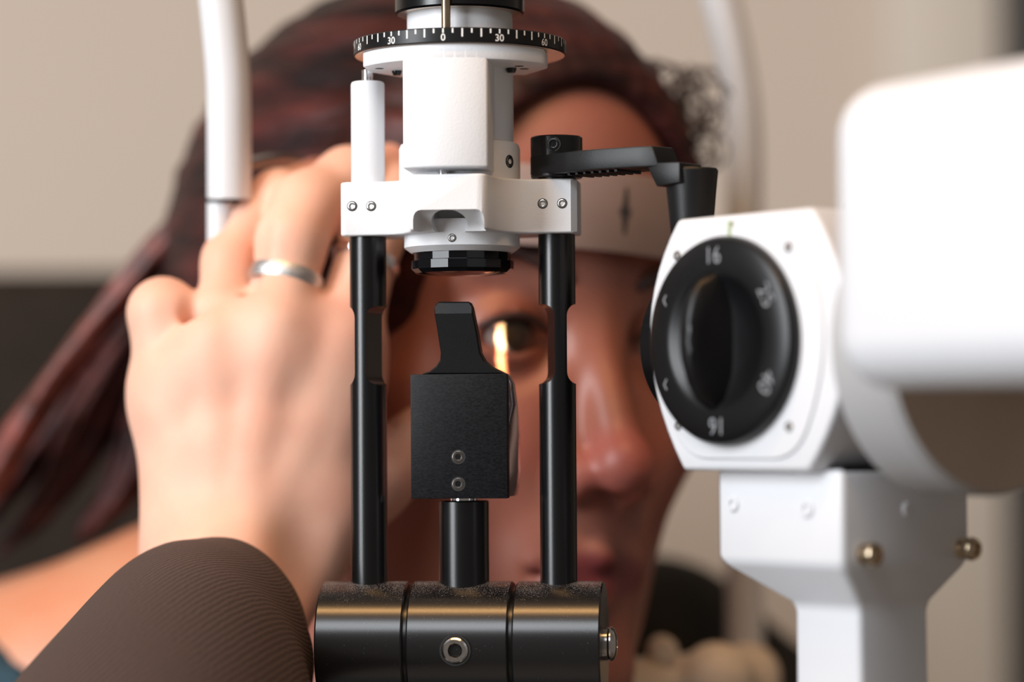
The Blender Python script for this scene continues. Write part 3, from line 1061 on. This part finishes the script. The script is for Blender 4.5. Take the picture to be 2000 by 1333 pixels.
for px, py, r_ in ((1433, 985, 2.2), (1577, 994, 2.4)):
    c = on_plane(px, py, ms(0, 0, -6), nn)
    bm = bmesh.new(); lathe(bm, [(r_, -0.3), (r_, 0.2), (r_ * 0.8, 0.7), (r_ * 0.45, 0.7), (r_ * 0.4, 0.1), (0, 0)], frame(c, nn), 28); obj('screw_cap', bm, 'white_plastic', NK)
c = on_plane(1772, 995, ms(34.5, 0, 0), tt)
bm = bmesh.new(); lathe(bm, [(2, -0.3), (2, 0.2), (1.6, 0.6), (0, 0.7)], frame(c, tt), 28); obj('screw_cap', bm, 'white_plastic', NK)
for px, py in ((1686, 1083), (1878, 1072)):
    c = on_plane(px, py, ms(34.5, 0, 0), tt)
    bm = bmesh.new(); lathe(bm, [(0, -1), (2.6, -1), (2.6, 0.5), (2.1, 0.9), (2.1, 1.8), (2.9, 2.3), (3.1, 3.4), (2.7, 4.6), (1.6, 5.2), (1.3, 4.2), (0, 4.2)], frame(c, tt), 28)
    obj('thumb_screw', bm, 'brass', NK)
c = on_plane(1655, 401, ms(0, 0, -20), nn)
bm = bmesh.new(); lathe(bm, [(0, -2.5), (1.7, -2.5), (1.7, 0.6), (1.0, 1.2), (0, 1.3)], frame(c, UP), 24); obj('top_screw', bm, 'chrome', HO)

# ================================================================== head rest
HR = thing('head_rest', 'white head rest frame with forehead strap and chin rest around the patient', 'head rest', camdir(atd(800, 1400, 950), 0, 0, 0) * 1.0)
HR.location.z = (TABLE_Z + Z0) / 1000
ORIGIN[HR.name] = Vector((ORIGIN[HR.name].x, ORIGIN[HR.name].y, TABLE_Z))
DLp, DRp = 862, 1040
lp = spline([atd(x, y, DLp) for x, y in ((380, -520), (404, -250), (425, -60), (438, 60), (446, 160), (447.5, 270), (448, 390))], 6)
bm = bmesh.new(); tube(bm, lp, 6.75, 28); obj('upright', bm, 'white_plastic', HR)
b0_, b1_ = atd(431, 388, DLp), atd(431, 1200, DLp)
bm = bmesh.new(); tube(bm, [b0_, Vector((b0_.x, b0_.y, TABLE_Z))], 4.2, 24); obj('lower_rod', bm, 'white_plastic', HR)
b0_ = atd(436, 392, DLp)
bm = bmesh.new(); tube(bm, [atd(436, 388, DLp), atd(436, 396, DLp)], 5.2, 24); obj('rod_seal', bm, 'black_plastic', HR)
rp_ = spline([atd(x, y, DRp) for x, y in ((1250, -420), (1345, -180), (1393, -50), (1424, 70), (1446, 190), (1453, 300), (1453, 420), (1451, 700))], 6)
rp_.append(Vector((rp_[-1].x, rp_[-1].y, TABLE_Z)))
bm = bmesh.new(); tube(bm, rp_, 6.75, 28); obj('upright', bm, 'white_plastic', HR)
arch = spline([lp[0], lp[0] + UP * 40 + r0 * 30 + fh * 30, (lp[0] + rp_[0]) / 2 + UP * 70, rp_[0] + UP * 40 - r0 * 30 - fh * 30, rp_[0]], 6)
bm = bmesh.new(); tube(bm, arch, 6.75, 20); obj('top_arch', bm, 'white_plastic', HR)

# ================================================================== patient
TH = R(33); RO = R(4)
EM = atd(1122, 668, 898)
HF0 = -fh * math.cos(TH) + r0 * math.sin(TH)
HL0 = r0 * math.cos(TH) + fh * math.sin(TH)
HU = UP * math.cos(RO) + HL0 * math.sin(RO)
HL = HL0 * math.cos(RO) - UP * math.sin(RO)
HF = HF0
FS = 0.95
FZ = 1.08


def hd(x, y, z):
    """head space (x patient's left, y out of the face, z up) -> mm"""
    return EM + (HL * x + HF * y + HU * (z * FZ)) * FS


HMAT = np.array([HL, HF, HU * FZ])
s = SDF((-95, -185, -135), (95, 60, 135), 2.2)
# skull and face masses (head space, scaled later)
s.ell((0, -78, 42), (72, 92, 76), 0)
s.ell((0, -45, -10), (63, 62, 74), 20)
s.ell((0, -38, -55), (52, 52, 52), 22)
s.cone((-44, -52, -72), (-12, 2, -100), 15, 13, 22)
s.cone((44, -52, -72), (12, 2, -100), 15, 13, 22)
s.ell((0, 4, -100), (17, 13, 13), 14)
s.ell((0, 6, -68), (24, 15, 22), 14)
s.cone((-50, -20, -26), (-26, 2, -34), 14, 11, 16)
s.cone((50, -20, -26), (26, 2, -34), 14, 11, 16)
s.cone((-40, -6, 19), (40, -6, 19), 9, 9, 12)
s.ell((0, 4, 20), (16, 12, 12), 10)
for sx_ in (-1, 1):
    s.ell((30.5 * sx_, 12, -1), (17, 11, 11), 9, 'sub')
# nose
s.cone((0, 8, 8), (0, 30, -36), 6.5, 8.5, 7)
s.ell((0, 33, -38), (9.5, 9, 8.5), 5)
for sx_ in (-1, 1):
    s.ell((11.5 * sx_, 21, -42), (7, 9, 7), 5)
    s.ell((5.5 * sx_, 25, -49), (3.6, 5.5, 3.2), 2, 'sub')
# lips
s.cone((-19, 13, -70), (0, 21, -66), 3.2, 5.0, 4); s.cone((19, 13, -70), (0, 21, -66), 3.2, 5.0, 4)
s.cone((-16, 13, -74), (0, 19, -77), 3.2, 5.6, 4); s.cone((16, 13, -74), (0, 19, -77), 3.2, 5.6, 4)
s.cone((-24, 14, -71.3), (24, 14, -71.3), 1.3, 1.3, 2, 'sub'); s.cone((-10, 25, -71), (10, 25, -71), 1.6, 1.6, 2, 'sub')
# lids
for sx_ in (-1, 1):
    s.ell((30.5 * sx_, 0.5, 0), (15.5, 14, 14), 4)
    s.ell((30.5 * sx_, 13, -0.5), (13.5, 9, 5.2), 2, 'sub', axes=((1, 0, -0.08 * sx_), (0, 1, 0), (0.08 * sx_, 0, 1)))
    s.ell((72 * sx_, -84, -8), (7, 17, 30), 4)
# neck
s.cone((0, -92, -60), (0, -118, -150), 52, 54, 18)
V, Q = s.mesh()
V = relax(V, Q, 1, 0.4)
# pigment; the face base is darkened to hold the shade over the face
base = np.array([0.335, 0.126, 0.088])
pig = np.tile(base, (len(V), 1))


def blotch(c, rad, col, amt):
    global pig
    q = (V - np.array(c)) / np.array(rad)
    w = np.clip(1.25 - np.sqrt((q ** 2).sum(1)), 0, 1)[:, None]
    w = np.minimum(w * 2, 1) * amt
    pig = pig * (1 - w) + np.array(col) * w


blotch((0, 34, -40), (18, 18, 15), (0.44, 0.125, 0.10), 0.7)
blotch((-38, 0, -35), (24, 24, 18), (0.43, 0.14, 0.10), 0.6)
blotch((38, 0, -35), (24, 24, 18), (0.43, 0.14, 0.10), 0.6)
blotch((0, 20, -71), (23, 14, 7.5), (0.17, 0.030, 0.034), 0.95)
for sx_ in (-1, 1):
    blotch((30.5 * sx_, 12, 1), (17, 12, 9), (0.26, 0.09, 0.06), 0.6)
Vh = V
V = np.array(EM) + (Vh * FS) @ HMAT
PAT = thing('person', 'patient with auburn hair resting the forehead on the white strap', 'person', (atd(600, 1700, 1010).x, atd(600, 1700, 1010).y, -500))
HEADV, HEADQ, HEADP = V, Q, pig

# neck, shoulders and chest as one more field in mm, joined with the head in a single surface
NB = hd(0, -105, -120)
g2lo = Vector((min(atd(-250, 1300, 1060).x, NB.x - 150), NB.y - 190, NB.z - 330))
s2 = SDF((NB.x - 210, NB.y - 130, NB.z - 330), (NB.x + 230, NB.y + 260, NB.z + 70), 5)
CB = atd(420, 1300, 1008)
s2.cone(hd(0, -100, -90), CB, 44, 46, 10)
SHL = atd(-230, 1465, 1030); SHR = atd(1500, 1620, 1130)
s2.cone(CB, SHL, 52, 46, 25)
s2.cone(CB + fh * 30, SHR, 46, 44, 25)
s2.ell((CB.x + 30, CB.y + 60, CB.z - 150), (150, 95, 178), 40)
V2, Q2 = s2.mesh()
V2 = relax(V2, Q2, 3, 0.5)
pig2 = np.tile(np.array([0.60, 0.27, 0.155]), (len(V2), 1))
Vall = np.concatenate([HEADV, V2]); Qall = np.concatenate([HEADQ, Q2 + len(HEADV)]); Pall = np.concatenate([HEADP, pig2])
BODY = sdf_obj('body', Vall, Qall, 'face_skin', PAT, pigment=Pall)

# eyes, brows, lashes
for sx_ in (-1, 1):
    c = hd(30.5 * sx_, 0, 0)
    gz = (HF + HL * 0.12).normalized()
    bm = bmesh.new(); bmesh.ops.create_uvsphere(bm, u_segments=32, v_segments=20, radius=12 * FS, matrix=Matrix.Translation(c))
    EY = obj('eyeball', bm, 'eye_white', PAT, smooth=180)
    bm = bmesh.new(); rr_ = 12.25 * FS
    lathe(bm, [(rr_ * math.sin(a), rr_ * math.cos(a) + 0.3) for a in [R(q) for q in (31, 24, 16, 8, 0.0)]], frame(c, gz, UP), 32)
    obj('iris', bm, 'iris_brown', EY, smooth=180)
    bm = bmesh.new()
    tube(bm, [hd(30.5 * sx_ + x, 13.2 - 0.018 * x * x, 5.2 - 0.022 * x * x) for x in (-14, -9, -4, 0, 4, 9, 14)], [0.6, 1.1, 1.3, 1.4, 1.3, 1.1, 0.6], 8)
    obj('eyelashes', bm, 'brow_hair', BODY, smooth=180)
    bm = bmesh.new()
    tube(bm, [hd((13 + x) * sx_, 15.5 - 0.0075 * x * x, 17 + 7.5 * math.sin(min(1, x / 26) * 1.9) ) for x in (0, 7, 14, 22, 30, 38)], [1.6, 2.6, 2.9, 2.6, 2.0, 0.9], 10)
    obj('eyebrow', bm, 'brow_hair', BODY, smooth=180)

# hair: cap round the skull, locks sweeping back over the shoulder
s3 = SDF((-125, -235, -110), (110, 60, 145), 3.0)
s3.ell((0, -86, 40), (82, 110, 84), 0)
s3.ell((0, -120, -10), (62, 60, 70), 25)
s3.ell((-22, -100, 26), (68, 94, 84), 20)
s3.ell((0, 14, -4), (58, 66, 84), 6, 'sub')
s3.ell((0, -10, -60), (70, 75, 62), 8, 'sub')
V3, Q3 = s3.mesh()
# combed-back waves
rel = V3 - np.array((0, -80, 40)); nr = rel / np.linalg.norm(rel, axis=1)[:, None]
az = np.arctan2(rel[:, 0], rel[:, 2] + 1e-6)
V3 = V3 + nr * (0.5 * np.sin(az * 34 + 2.0 * np.sin(V3[:, 1] * 0.05)) + 0.35 * np.sin(az * 61 + V3[:, 1] * 0.06))[:, None]
V3 = relax(V3, Q3, 1, 0.3)
V3 = np.array(EM) + (V3 * FS) @ HMAT
HAIR = sdf_obj('hair', V3, Q3, 'auburn_hair', PAT)
locks = [
    ([(520, 300, 985), (400, 400, 985), (270, 545, 985), (150, 690, 985), (50, 830, 990), (-60, 1010, 995)], [16, 15, 12, 9, 9, 8], 'auburn_lock', 60),
    ([(520, 420, 1000), (400, 560, 1005), (320, 760, 1010), (270, 920, 1012), (190, 1030, 1012)], [20, 20, 18, 16, 10], 'auburn_hair', 70),
    ([(470, 420, 1015), (300, 620, 1020), (200, 790, 1022), (130, 930, 1022), (40, 1050, 1020)], [16, 16, 17, 15, 10], 'auburn_hair', 70),
    ([(560, 540, 985), (460, 740, 985), (390, 900, 990), (330, 1000, 995)], [20, 22, 18, 10], 'auburn_hair', 60),
    ([(430, 470, 1030), (230, 660, 1032), (90, 850, 1034), (-20, 1010, 1034)], [14, 16, 16, 12], 'auburn_hair', 60),
]
for pts, rad, mt_, cnt in locks:
    P = spline([atd(*q) for q in pts], 6)
    bm = bmesh.new()
    for q in range(cnt):
        a_ = rng.uniform(0, 6.283); f_ = math.sqrt(rng.uniform(0, 1)); ph = rng.uniform(0, 6.283); sw = rng.uniform(0.5, 2.0)
        pp_ = []
        for i, p in enumerate(P):
            rr_ = float(np.interp(i / 6, range(len(rad)), rad)) * f_
            aa = a_ + 0.25 * math.sin(i * 0.25 + ph)
            pp_.append(p + (r0 * 0.8 + UP * 0.6) * (rr_ * math.cos(aa)) + fh * (rr_ * math.sin(aa)) + UP * sw * math.sin(i * 0.35 + ph))
        w_ = rng.uniform(1.4, 2.8)
        tube(bm, pp_, [w_] * (len(pp_) - 2) + [w_ * 0.7, w_ * 0.3], 6)
    obj('hair_lock', bm, mt_, HAIR, smooth=180)
bmc = bmesh.new()
for i in range(90):                           # frizzy curls at the far temple
    px = rng.uniform(1235, 1385); top = 120 + (px - 1235) * 0.25
    py = rng.uniform(top, 300)
    c = atd(px, py, 955 + rng.uniform(-12, 18))
    rr_ = rng.uniform(3, 8); a0_ = rng.uniform(0, 6.28); tw = rng.uniform(0.6, 1.3); drop = rng.uniform(0, 6)
    P = [c + r0 * (rr_ * math.cos(a0_ + q * tw)) + UP * (rr_ * math.sin(a0_ + q * tw) - drop * q * 0.3) + fh * (q * 1.0) for q in np.linspace(0, 5, 14)]
    tube(bmc, P, 0.42, 6)
tag(obj('frizzy_curls', bmc, 'brow_hair', HAIR, smooth=180), kind='stuff')

# clothes
def garment(name, prims, lo, hi, mat, cut=None, h=5):
    q = SDF(lo, hi, h)
    for p in prims:
        (q.cone if p[0] == 'c' else q.ell)(*p[1:])
    if cut is not None:
        (o, nrm) = cut
        X, Y, Z = np.meshgrid(q.ax[0], q.ax[1], q.ax[2], indexing='ij', sparse=True)
        pl = (X - o[0]) * nrm[0] + (Y - o[1]) * nrm[1] + (Z - o[2]) * nrm[2]
        q.d = np.maximum(q.d, pl.astype(np.float32))
    Vg, Qg = q.mesh(); Vg = relax(Vg, Qg, 2, 0.5)
    return sdf_obj(name, Vg, Qg, mat, PAT)


lo_g = (NB.x - 260, NB.y - 170, NB.z - 345); hi_g = (NB.x + 290, NB.y + 290, NB.z + 60)
cutp_ = atd(78, 1290, 1000); cn = (rgt * 0.62 + upv * 0.78).normalized()
garment('top', [('c', CB, SHL, 57, 51, 25), ('e', (CB.x + 30, CB.y + 60, CB.z - 150), (156, 101, 184), 40)], lo_g, hi_g, 'teal_fabric', (cutp_, cn))
garment('jacket', [('c', atd(1275, 1325, 1110), atd(1470, 1480, 1120), 43, 42, 25), ('c', atd(1470, 1480, 1120), atd(1570, 2000, 1090), 42, 38, 20), ('c', atd(1275, 1325, 1110), atd(1250, 1900, 1110), 43, 60, 20)], lo_g, hi_g, 'black_fabric')

# forehead strap of the head rest (wraps the brow), its mark, and the chin rest
bm = bmesh.new()
arcs = []
for i in range(41):
    ph = R(-78 + 140 * i / 40)
    x = 69 * math.sin(ph); y = -52 + 75 * math.cos(ph)
    arcs.append((x, y, math.sin(ph), math.cos(ph)))
zsb_, zst_ = 26.5, 50.5
rows = []
for x, y, nx, ny in arcs:
    rows.append([bm.verts.new(hd(x + nx * k, y + ny * k, z)) for k, z in ((0, zsb_), (2.2, zsb_ - 0.3), (2.6, zsb_ + 1.2), (2.6, zst_ - 1.2), (2.2, zst_), (0, zst_))])
for a, b_ in zip(rows, rows[1:]):
    for k in range(6):
        bm.faces.new((a[k], a[(k + 1) % 6], b_[(k + 1) % 6], b_[k]))
bm.faces.new(rows[0]); bm.faces.new(rows[-1])
ST = obj('forehead_strap', bm, 'strap_shaded', HR, smooth=40)
bm = bmesh.new()
for poly in ([(-0.6, 32), (0.6, 32), (1.3, 37), (2.6, 38.5), (1.2, 40.5), (0.6, 46), (-0.6, 46), (-1.2, 40.5), (-2.6, 38.5), (-1.3, 37)],):
    vs = [bm.verts.new(hd(x, 25.75 - x * x * 0.012, z)) for x, z in poly]; bm.faces.new(vs)
tag(obj('strap_mark', bm, 'print_dark', ST), 'small dark mark on the strap')
for rows_, post in ((rows, None),):
    pass
e1 = hd(-67, -40, 40); e2 = hd(61, -18, 40)
bm = bmesh.new(); tube(bm, spline([e1, e1 + HL * -20 + UP * 10, atd(447, 330, DLp)], 5), 2.2, 12); obj('strap_rod', bm, 'steel', HR)
bm = bmesh.new(); tube(bm, spline([e2, (e2 + atd(1453, 480, DRp)) / 2 + UP * -6, atd(1453, 480, DRp)], 5), 2.2, 12); obj('strap_rod', bm, 'steel', HR)
# chin rest
cc = atd(1345, 1330, 955)
s4 = SDF((cc.x - 70, cc.y - 60, cc.z - 60), (cc.x + 70, cc.y + 60, cc.z + 40), 2)
s4.cone(atd(1180, 1345, 935), atd(1460, 1325, 975), 9, 10, 4)
s4.cone(atd(1460, 1318, 975), atd(1470, 1330, 1000), 10, 9, 6)
s4.cone(atd(1400, 1325, 945), atd(1460, 1380, 975), 12, 10, 6)
V4, Q4 = s4.mesh(); sdf_obj('chin_rest', V4, Q4, 'chin_shaded', HR)
bm = bmesh.new(); kk = atd(1294, 1272, 945); lathe(bm, [(0, -4), (4.5, -4), (5.0, -2.5), (5.0, 2.0), (3.6, 3.4), (0, 3.8)], frame(kk, (rgt * 0.1 - fwd).normalized()), 28); obj('chin_knob', bm, 'chin_shaded', HR)
bm = bmesh.new(); tube(bm, [atd(1400, 1360, 965), Vector((atd(1400, 1360, 965).x, atd(1400, 1360, 965).y, TABLE_Z))], 7, 20); obj('chin_post', bm, 'chrome', HR)

# ================================================================== examiner's hand
H = {k: atd(*v) for k, v in {
    'w1': (366, 1115, 845), 'w2': (465, 1105, 838), 'w3': (560, 1085, 845),
    'pm': (338, 745, 852), 'pp': (319, 612, 852), 'pd': (356, 640, 884), 'pt': (378, 705, 888),
    'rm': (428, 668, 848), 'rp': (448, 510, 861), 'rq': (482, 438, 867), 'rd': (542, 382, 870), 'rt': (612, 350, 888),
    'mm': (545, 640, 846), 'mp': (570, 470, 853), 'mq': (600, 405, 860), 'md': (680, 350, 872), 'mt': (790, 318, 890),
    'im': (672, 668, 852), 'ip': (728, 456, 864), 'id': (768, 378, 878), 'it': (815, 336, 892),
    'tc': (600, 1010, 850), 'tm': (728, 930, 860), 'ti': (822, 862, 872), 'tt': (880, 790, 880),
}.items()}
EX = thing('person', "examiner's bare hand with silver rings reaching out of a brown ribbed sleeve", 'person', atd(100, 2300, 600))
allp = np.array([list(v) for v in H.values()])
s5 = SDF(allp.min(0) - 40, allp.max(0) + 30, 1.15)
# palm
s5.cone(H['w1'], H['pm'], 12.5, 11.0, 8)
s5.cone(H['w1'].lerp(H['w2'], 0.5), H['rm'], 13.5, 11.5, 10)
s5.cone(H['w2'], H['mm'], 14.0, 12.0, 10)
s5.cone(H['w3'], H['im'], 13.5, 11.5, 10)
s5.cone(H['pm'].lerp(H['w1'], 0.35) + r0 * 8, H['im'].lerp(H['w3'], 0.35), 13.5, 13, 12)
s5.cone(H['pm'].lerp(H['w1'], 0.7) + r0 * 8, H['im'].lerp(H['w3'], 0.7), 14.0, 13, 12)
for a_, b_, wa, wb in (('pm', 'rm', 'w1', 'w1'), ('rm', 'mm', 'w1', 'w2'), ('mm', 'im', 'w2', 'w3')):
    s5.cone(H[a_].lerp(H[wa], 0.12), H[b_].lerp(H[wb], 0.12), 11.6, 11.6, 10)
# fingers: each its own field so that neighbours stay separate, blended softly only at the knuckle
for ks, rs in ((('pm', 'pp', 'pd', 'pt'), (10.6, 9.8, 8.4, 6.4)), (('rm', 'rp', 'rq', 'rd', 'rt'), (9.2, 7.6, 7.7, 7.4, 6.2)),
               (('mm', 'mp', 'mq', 'md', 'mt'), (10.0, 10.0, 10.2, 9.2, 7.0)), (('im', 'ip', 'id', 'it'), (10.2, 9.2, 8.2, 6.8))):
    fg = SDF(allp.min(0) - 40, allp.max(0) + 30, 1.15)
    for i in range(len(ks) - 1):
        fg.cone(H[ks[i]], H[ks[i + 1]], rs[i], rs[i + 1], 5)
    mid = H[ks[0]].lerp(H[ks[1]], 0.5)
    m0, m1 = H[ks[0]], H[ks[1]]
    X, Y, Z = np.meshgrid(fg.ax[0], fg.ax[1], fg.ax[2], indexing='ij', sparse=True)
    dm = np.sqrt((X - m0.x) ** 2 + (Y - m0.y) ** 2 + (Z - m0.z) ** 2)
    kk_ = (1.2 + 9.0 * np.exp(-(dm / 9.5) ** 2)).astype(np.float32)
    hh_ = np.clip(kk_ - np.abs(s5.d - fg.d), 0, None) / kk_
    s5.d = np.minimum(s5.d, fg.d) - hh_ * hh_ * kk_ * 0.25
    s5.ell(m0 - fh * 3.0, (7.8, 7.2, 10.5), 12)
# thumb
s5.cone(H['w3'], H['tc'], 15, 15, 10)
s5.cone(H['tc'], H['tm'], 15.5, 12.5, 9)
s5.cone(H['tm'], H['ti'], 12.3, 9.8, 5)
s5.cone(H['ti'], H['tt'], 9.6, 7.2, 4)
s5.cone(H['tc'].lerp(H['tm'], 0.5), H['im'].lerp(H['w3'], 0.25), 9, 9, 14)
# forearm inside the sleeve
FA = atd(415, 1290, 812)
s5.cone(H['w1'].lerp(H['w2'], 0.6), FA, 20, 21, 10)
s5.cone(H['w2'].lerp(H['w3'], 0.4), FA, 19, 23, 12)
# tendons on the back of the hand, hollow at the thumb side of the wrist
for a_, b_ in (('rm', 0.35), ('mm', 0.5), ('im', 0.7)):
    e_ = H['w1'].lerp(H['w3'], b_) - fh * 13.5
    s5.cone(H[a_] - fh * 10.4, e_, 2.3, 1.6, 7)
s5.ell(atd(610, 1075, 822), (6, 6, 10), 16, 'sub')
# clefts between the fingers
s5.cone(atd(394, 545, 838), atd(372, 668, 846), 3.4, 2.4, 5, 'sub')
s5.cone(atd(512, 415, 846), atd(489, 585, 842), 2.2, 1.6, 4, 'sub')
V5, Q5 = s5.mesh()
V5 = relax(V5, Q5, 2, 0.5)
pg5 = np.tile(np.array([0.76, 0.45, 0.335]), (len(V5), 1))
for k, rad, col, amt in (('pp', 10, (0.80, 0.42, 0.31), .6), ('rp', 11, (0.78, 0.40, 0.28), .6), ('mq', 13, (0.78, 0.40, 0.28), .6), ('im', 16, (0.78, 0.38, 0.26), .6), ('mt', 14, (0.75, 0.33, 0.26), .7), ('rt', 12, (0.75, 0.30, 0.26), .8), ('pd', 12, (0.70, 0.25, 0.22), .7)):
    w = np.clip(1.4 - np.linalg.norm(V5 - np.array(H[k]), axis=1) / rad, 0, 1)[:, None] * amt
    pg5 = pg5 * (1 - w) + np.array(col) * w
sdf_obj('hand', V5, Q5, 'hand_skin', EX, pigment=pg5)
# nails where fingers curl away
for a_, b_ in (('rd', 'rt'), ('md', 'mt'), ('id', 'it')):
    d_ = (H[b_] - H[a_]).normalized()
    nrm = (UP * 0.8 - fh * 0.2 - r0 * 0.3); nrm = (nrm - d_ * nrm.dot(d_)).normalized()
    bm = bmesh.new(); Mn = frame(H[b_] + nrm * 5.9, nrm, d_)
    lathe(bm, [(4.2, -0.8), (4.0, 0.0), (2.5, 0.55), (0, 0.75)], Mn @ Matrix.Diagonal((1.2, 1, 1, 1)), 20)
    obj('fingernail', bm, 'hand_nail' if 'hand_nail' in MATS else simple('hand_nail', (0.62, 0.30, 0.25), 0.25).name, EX, smooth=180)

# sleeve: tube with fabric thickness, uv in millimetres for the ribs
path = spline([atd(-150, 2500, 590), atd(150, 1850, 690), atd(305, 1480, 755), atd(372, 1318, 800), atd(446, 1228, 826)], 10)
bm = bmesh.new()
uvl = bm.loops.layers.uv.new('UVMap')
SEG = 72
rings = []
n_ = len(path)
run = 0.0
lens_ = [0]
for i in range(1, n_):
    run += (path[i] - path[i - 1]).length; lens_.append(run)
for i, p in enumerate(path):
    d_ = (path[min(i + 1, n_ - 1)] - path[max(i - 1, 0)]).normalized()
    M_ = frame(p, d_, r0)
    f = i / (n_ - 1)
    rx = np.interp(f, [0, .5, .75, .9, 1], [48, 42, 34.5, 31.0, 24.5]); ry = np.interp(f, [0, .5, .75, .9, 1], [48, 42, 37, 33, 29.5])
    ring = []
    for k in range(SEG):
        a = 2 * math.pi * k / SEG
        w = 1 + 0.018 * math.sin(3 * a + f * 9) + 0.02 * math.sin(2 * a - f * 14) * (1 - f)
        ring.append(M_ @ Vector((rx * w * math.cos(a), ry * w * math.sin(a), 0)))
    rings.append(ring)
# rolled hem going inside
d_ = (path[-1] - path[-2]).normalized(); M_ = frame(path[-1], d_, r0)
for (dr, dz) in ((-0.8, 1.6), (-2.2, 2.8), (-3.8, 3.2), (-5.2, 2.4), (-5.8, -3), (-6.0, -25)):
    rings.append([M_ @ Vector(((24.5 + dr) * math.cos(2 * math.pi * k / SEG), (29.5 + dr) * math.sin(2 * math.pi * k / SEG), dz)) for k in range(SEG)])
    lens_.append(lens_[-1] + 1.2)
vr = [[bm.verts.new(q) for q in rg_] for rg_ in rings]
for i in range(len(vr) - 1):
    for k in range(SEG):
        k2 = (k + 1) % SEG
        f = bm.faces.new((vr[i][k], vr[i][k2], vr[i + 1][k2], vr[i + 1][k]))
        for lp_, (kk_, ii) in zip(f.loops, ((k, i), (k + 1, i), (k + 1, i + 1), (k, i + 1))):
            lp_[uvl].uv = (kk_ / SEG * 200.0, lens_[ii])
bm.faces.new(vr[0][::-1])
obj('sleeve', bm, 'ribbed_brown', EX, smooth=180)


def ring_band(name, c, axis, ri, ro, hgt, label, mat):
    bm = bmesh.new()
    M_ = frame(c, axis)
    lathe(bm, [(ri, -hgt / 2), (ro - 0.3, -hgt / 2), (ro, -hgt / 4), (ro + 0.1, 0), (ro, hgt / 4), (ro - 0.3, hgt / 2), (ri, hgt / 2), (ri, -hgt / 2)], M_, 72)
    return tag(obj(name, bm, mat, base=c, smooth=50), label, 'ring', 'rings on the hand')


ax1 = (H['mp'] - H['mm']).normalized()
c1 = H['mm'].lerp(H['mp'], 0.54)
ring_band('finger_ring', c1, (ax1 + fh * 0.06 + r0 * 0.10).normalized(), 10.1, 11.2, 4.6, 'textured silver band on the middle finger left of the pillar', 'silver_band')
ax2 = (H['ip'] - H['im']).normalized()
c2 = H['im'].lerp(H['ip'], 0.74)
ring_band('finger_ring', c2, (ax2 + fh * 0.05 + r0 * 0.12).normalized(), 9.9, 10.8, 3.0, 'narrow polished silver ring half hidden behind the left black pillar', 'chrome')

# ================================================================== furniture
CH = thing('chair', 'dark upholstered chair back standing behind the patient on the left', 'chair', atd(150, 3800, 1420) * 1.0)
ORIGIN[CH.name] = Vector((ORIGIN[CH.name].x, ORIGIN[CH.name].y, FLOOR_Z)); CH.location = W(ORIGIN[CH.name])
bc = atd(150, 545, 1420)
Mc = frame((bc.x, bc.y, 0), UP, r0)
bm = bmesh.new(); box(bm, Mc, -230, 190, 0, 80, bc.z - 560, bc.z + 5); bevel(bm, 22, 5, 40); obj('backrest', bm, 'chair_vinyl', CH, smooth=60)
bm = bmesh.new(); box(bm, Mc, -240, 230, -80, 80, bc.z - 680, bc.z - 570); bevel(bm, 20, 4, 40); obj('seat', bm, 'chair_vinyl', CH, smooth=60)
bm = bmesh.new(); lathe(bm, [(0, FLOOR_Z), (230, FLOOR_Z), (225, FLOOR_Z + 25), (40, FLOOR_Z + 60), (40, bc.z - 675), (0, bc.z - 675)], Mc, 40); obj('pedestal', bm, 'steel', CH)

TB = thing('instrument_table', 'dark instrument table carrying the slit lamp', 'table', (60, 60, FLOOR_Z))
Mtb = frame((60, 60, 0), UP, r0)
bm = bmesh.new(); box(bm, Mtb, -330, 330, -260, 260, TABLE_Z - 28, TABLE_Z); bevel(bm, 6, 3); obj('table_top', bm, 'table_laminate', TB)
bm = bmesh.new(); lathe(bm, [(0, FLOOR_Z), (240, FLOOR_Z), (235, FLOOR_Z + 30), (45, FLOOR_Z + 60), (45, TABLE_Z - 28), (0, TABLE_Z - 28)], Mtb, 40); obj('column', bm, 'white_plastic', TB)

# ================================================================== the slit of light thrown by the mirror onto the eye
tgt = atd(985, 680, 882)
src = Vector((xm + 3, yb2 + 22, (bz0 + bz1) / 2 + 8))
area('slit_beam', src, tgt, 0.0018, 0.018, 0.0024, (1.0, 0.72, 0.38), spread=2)
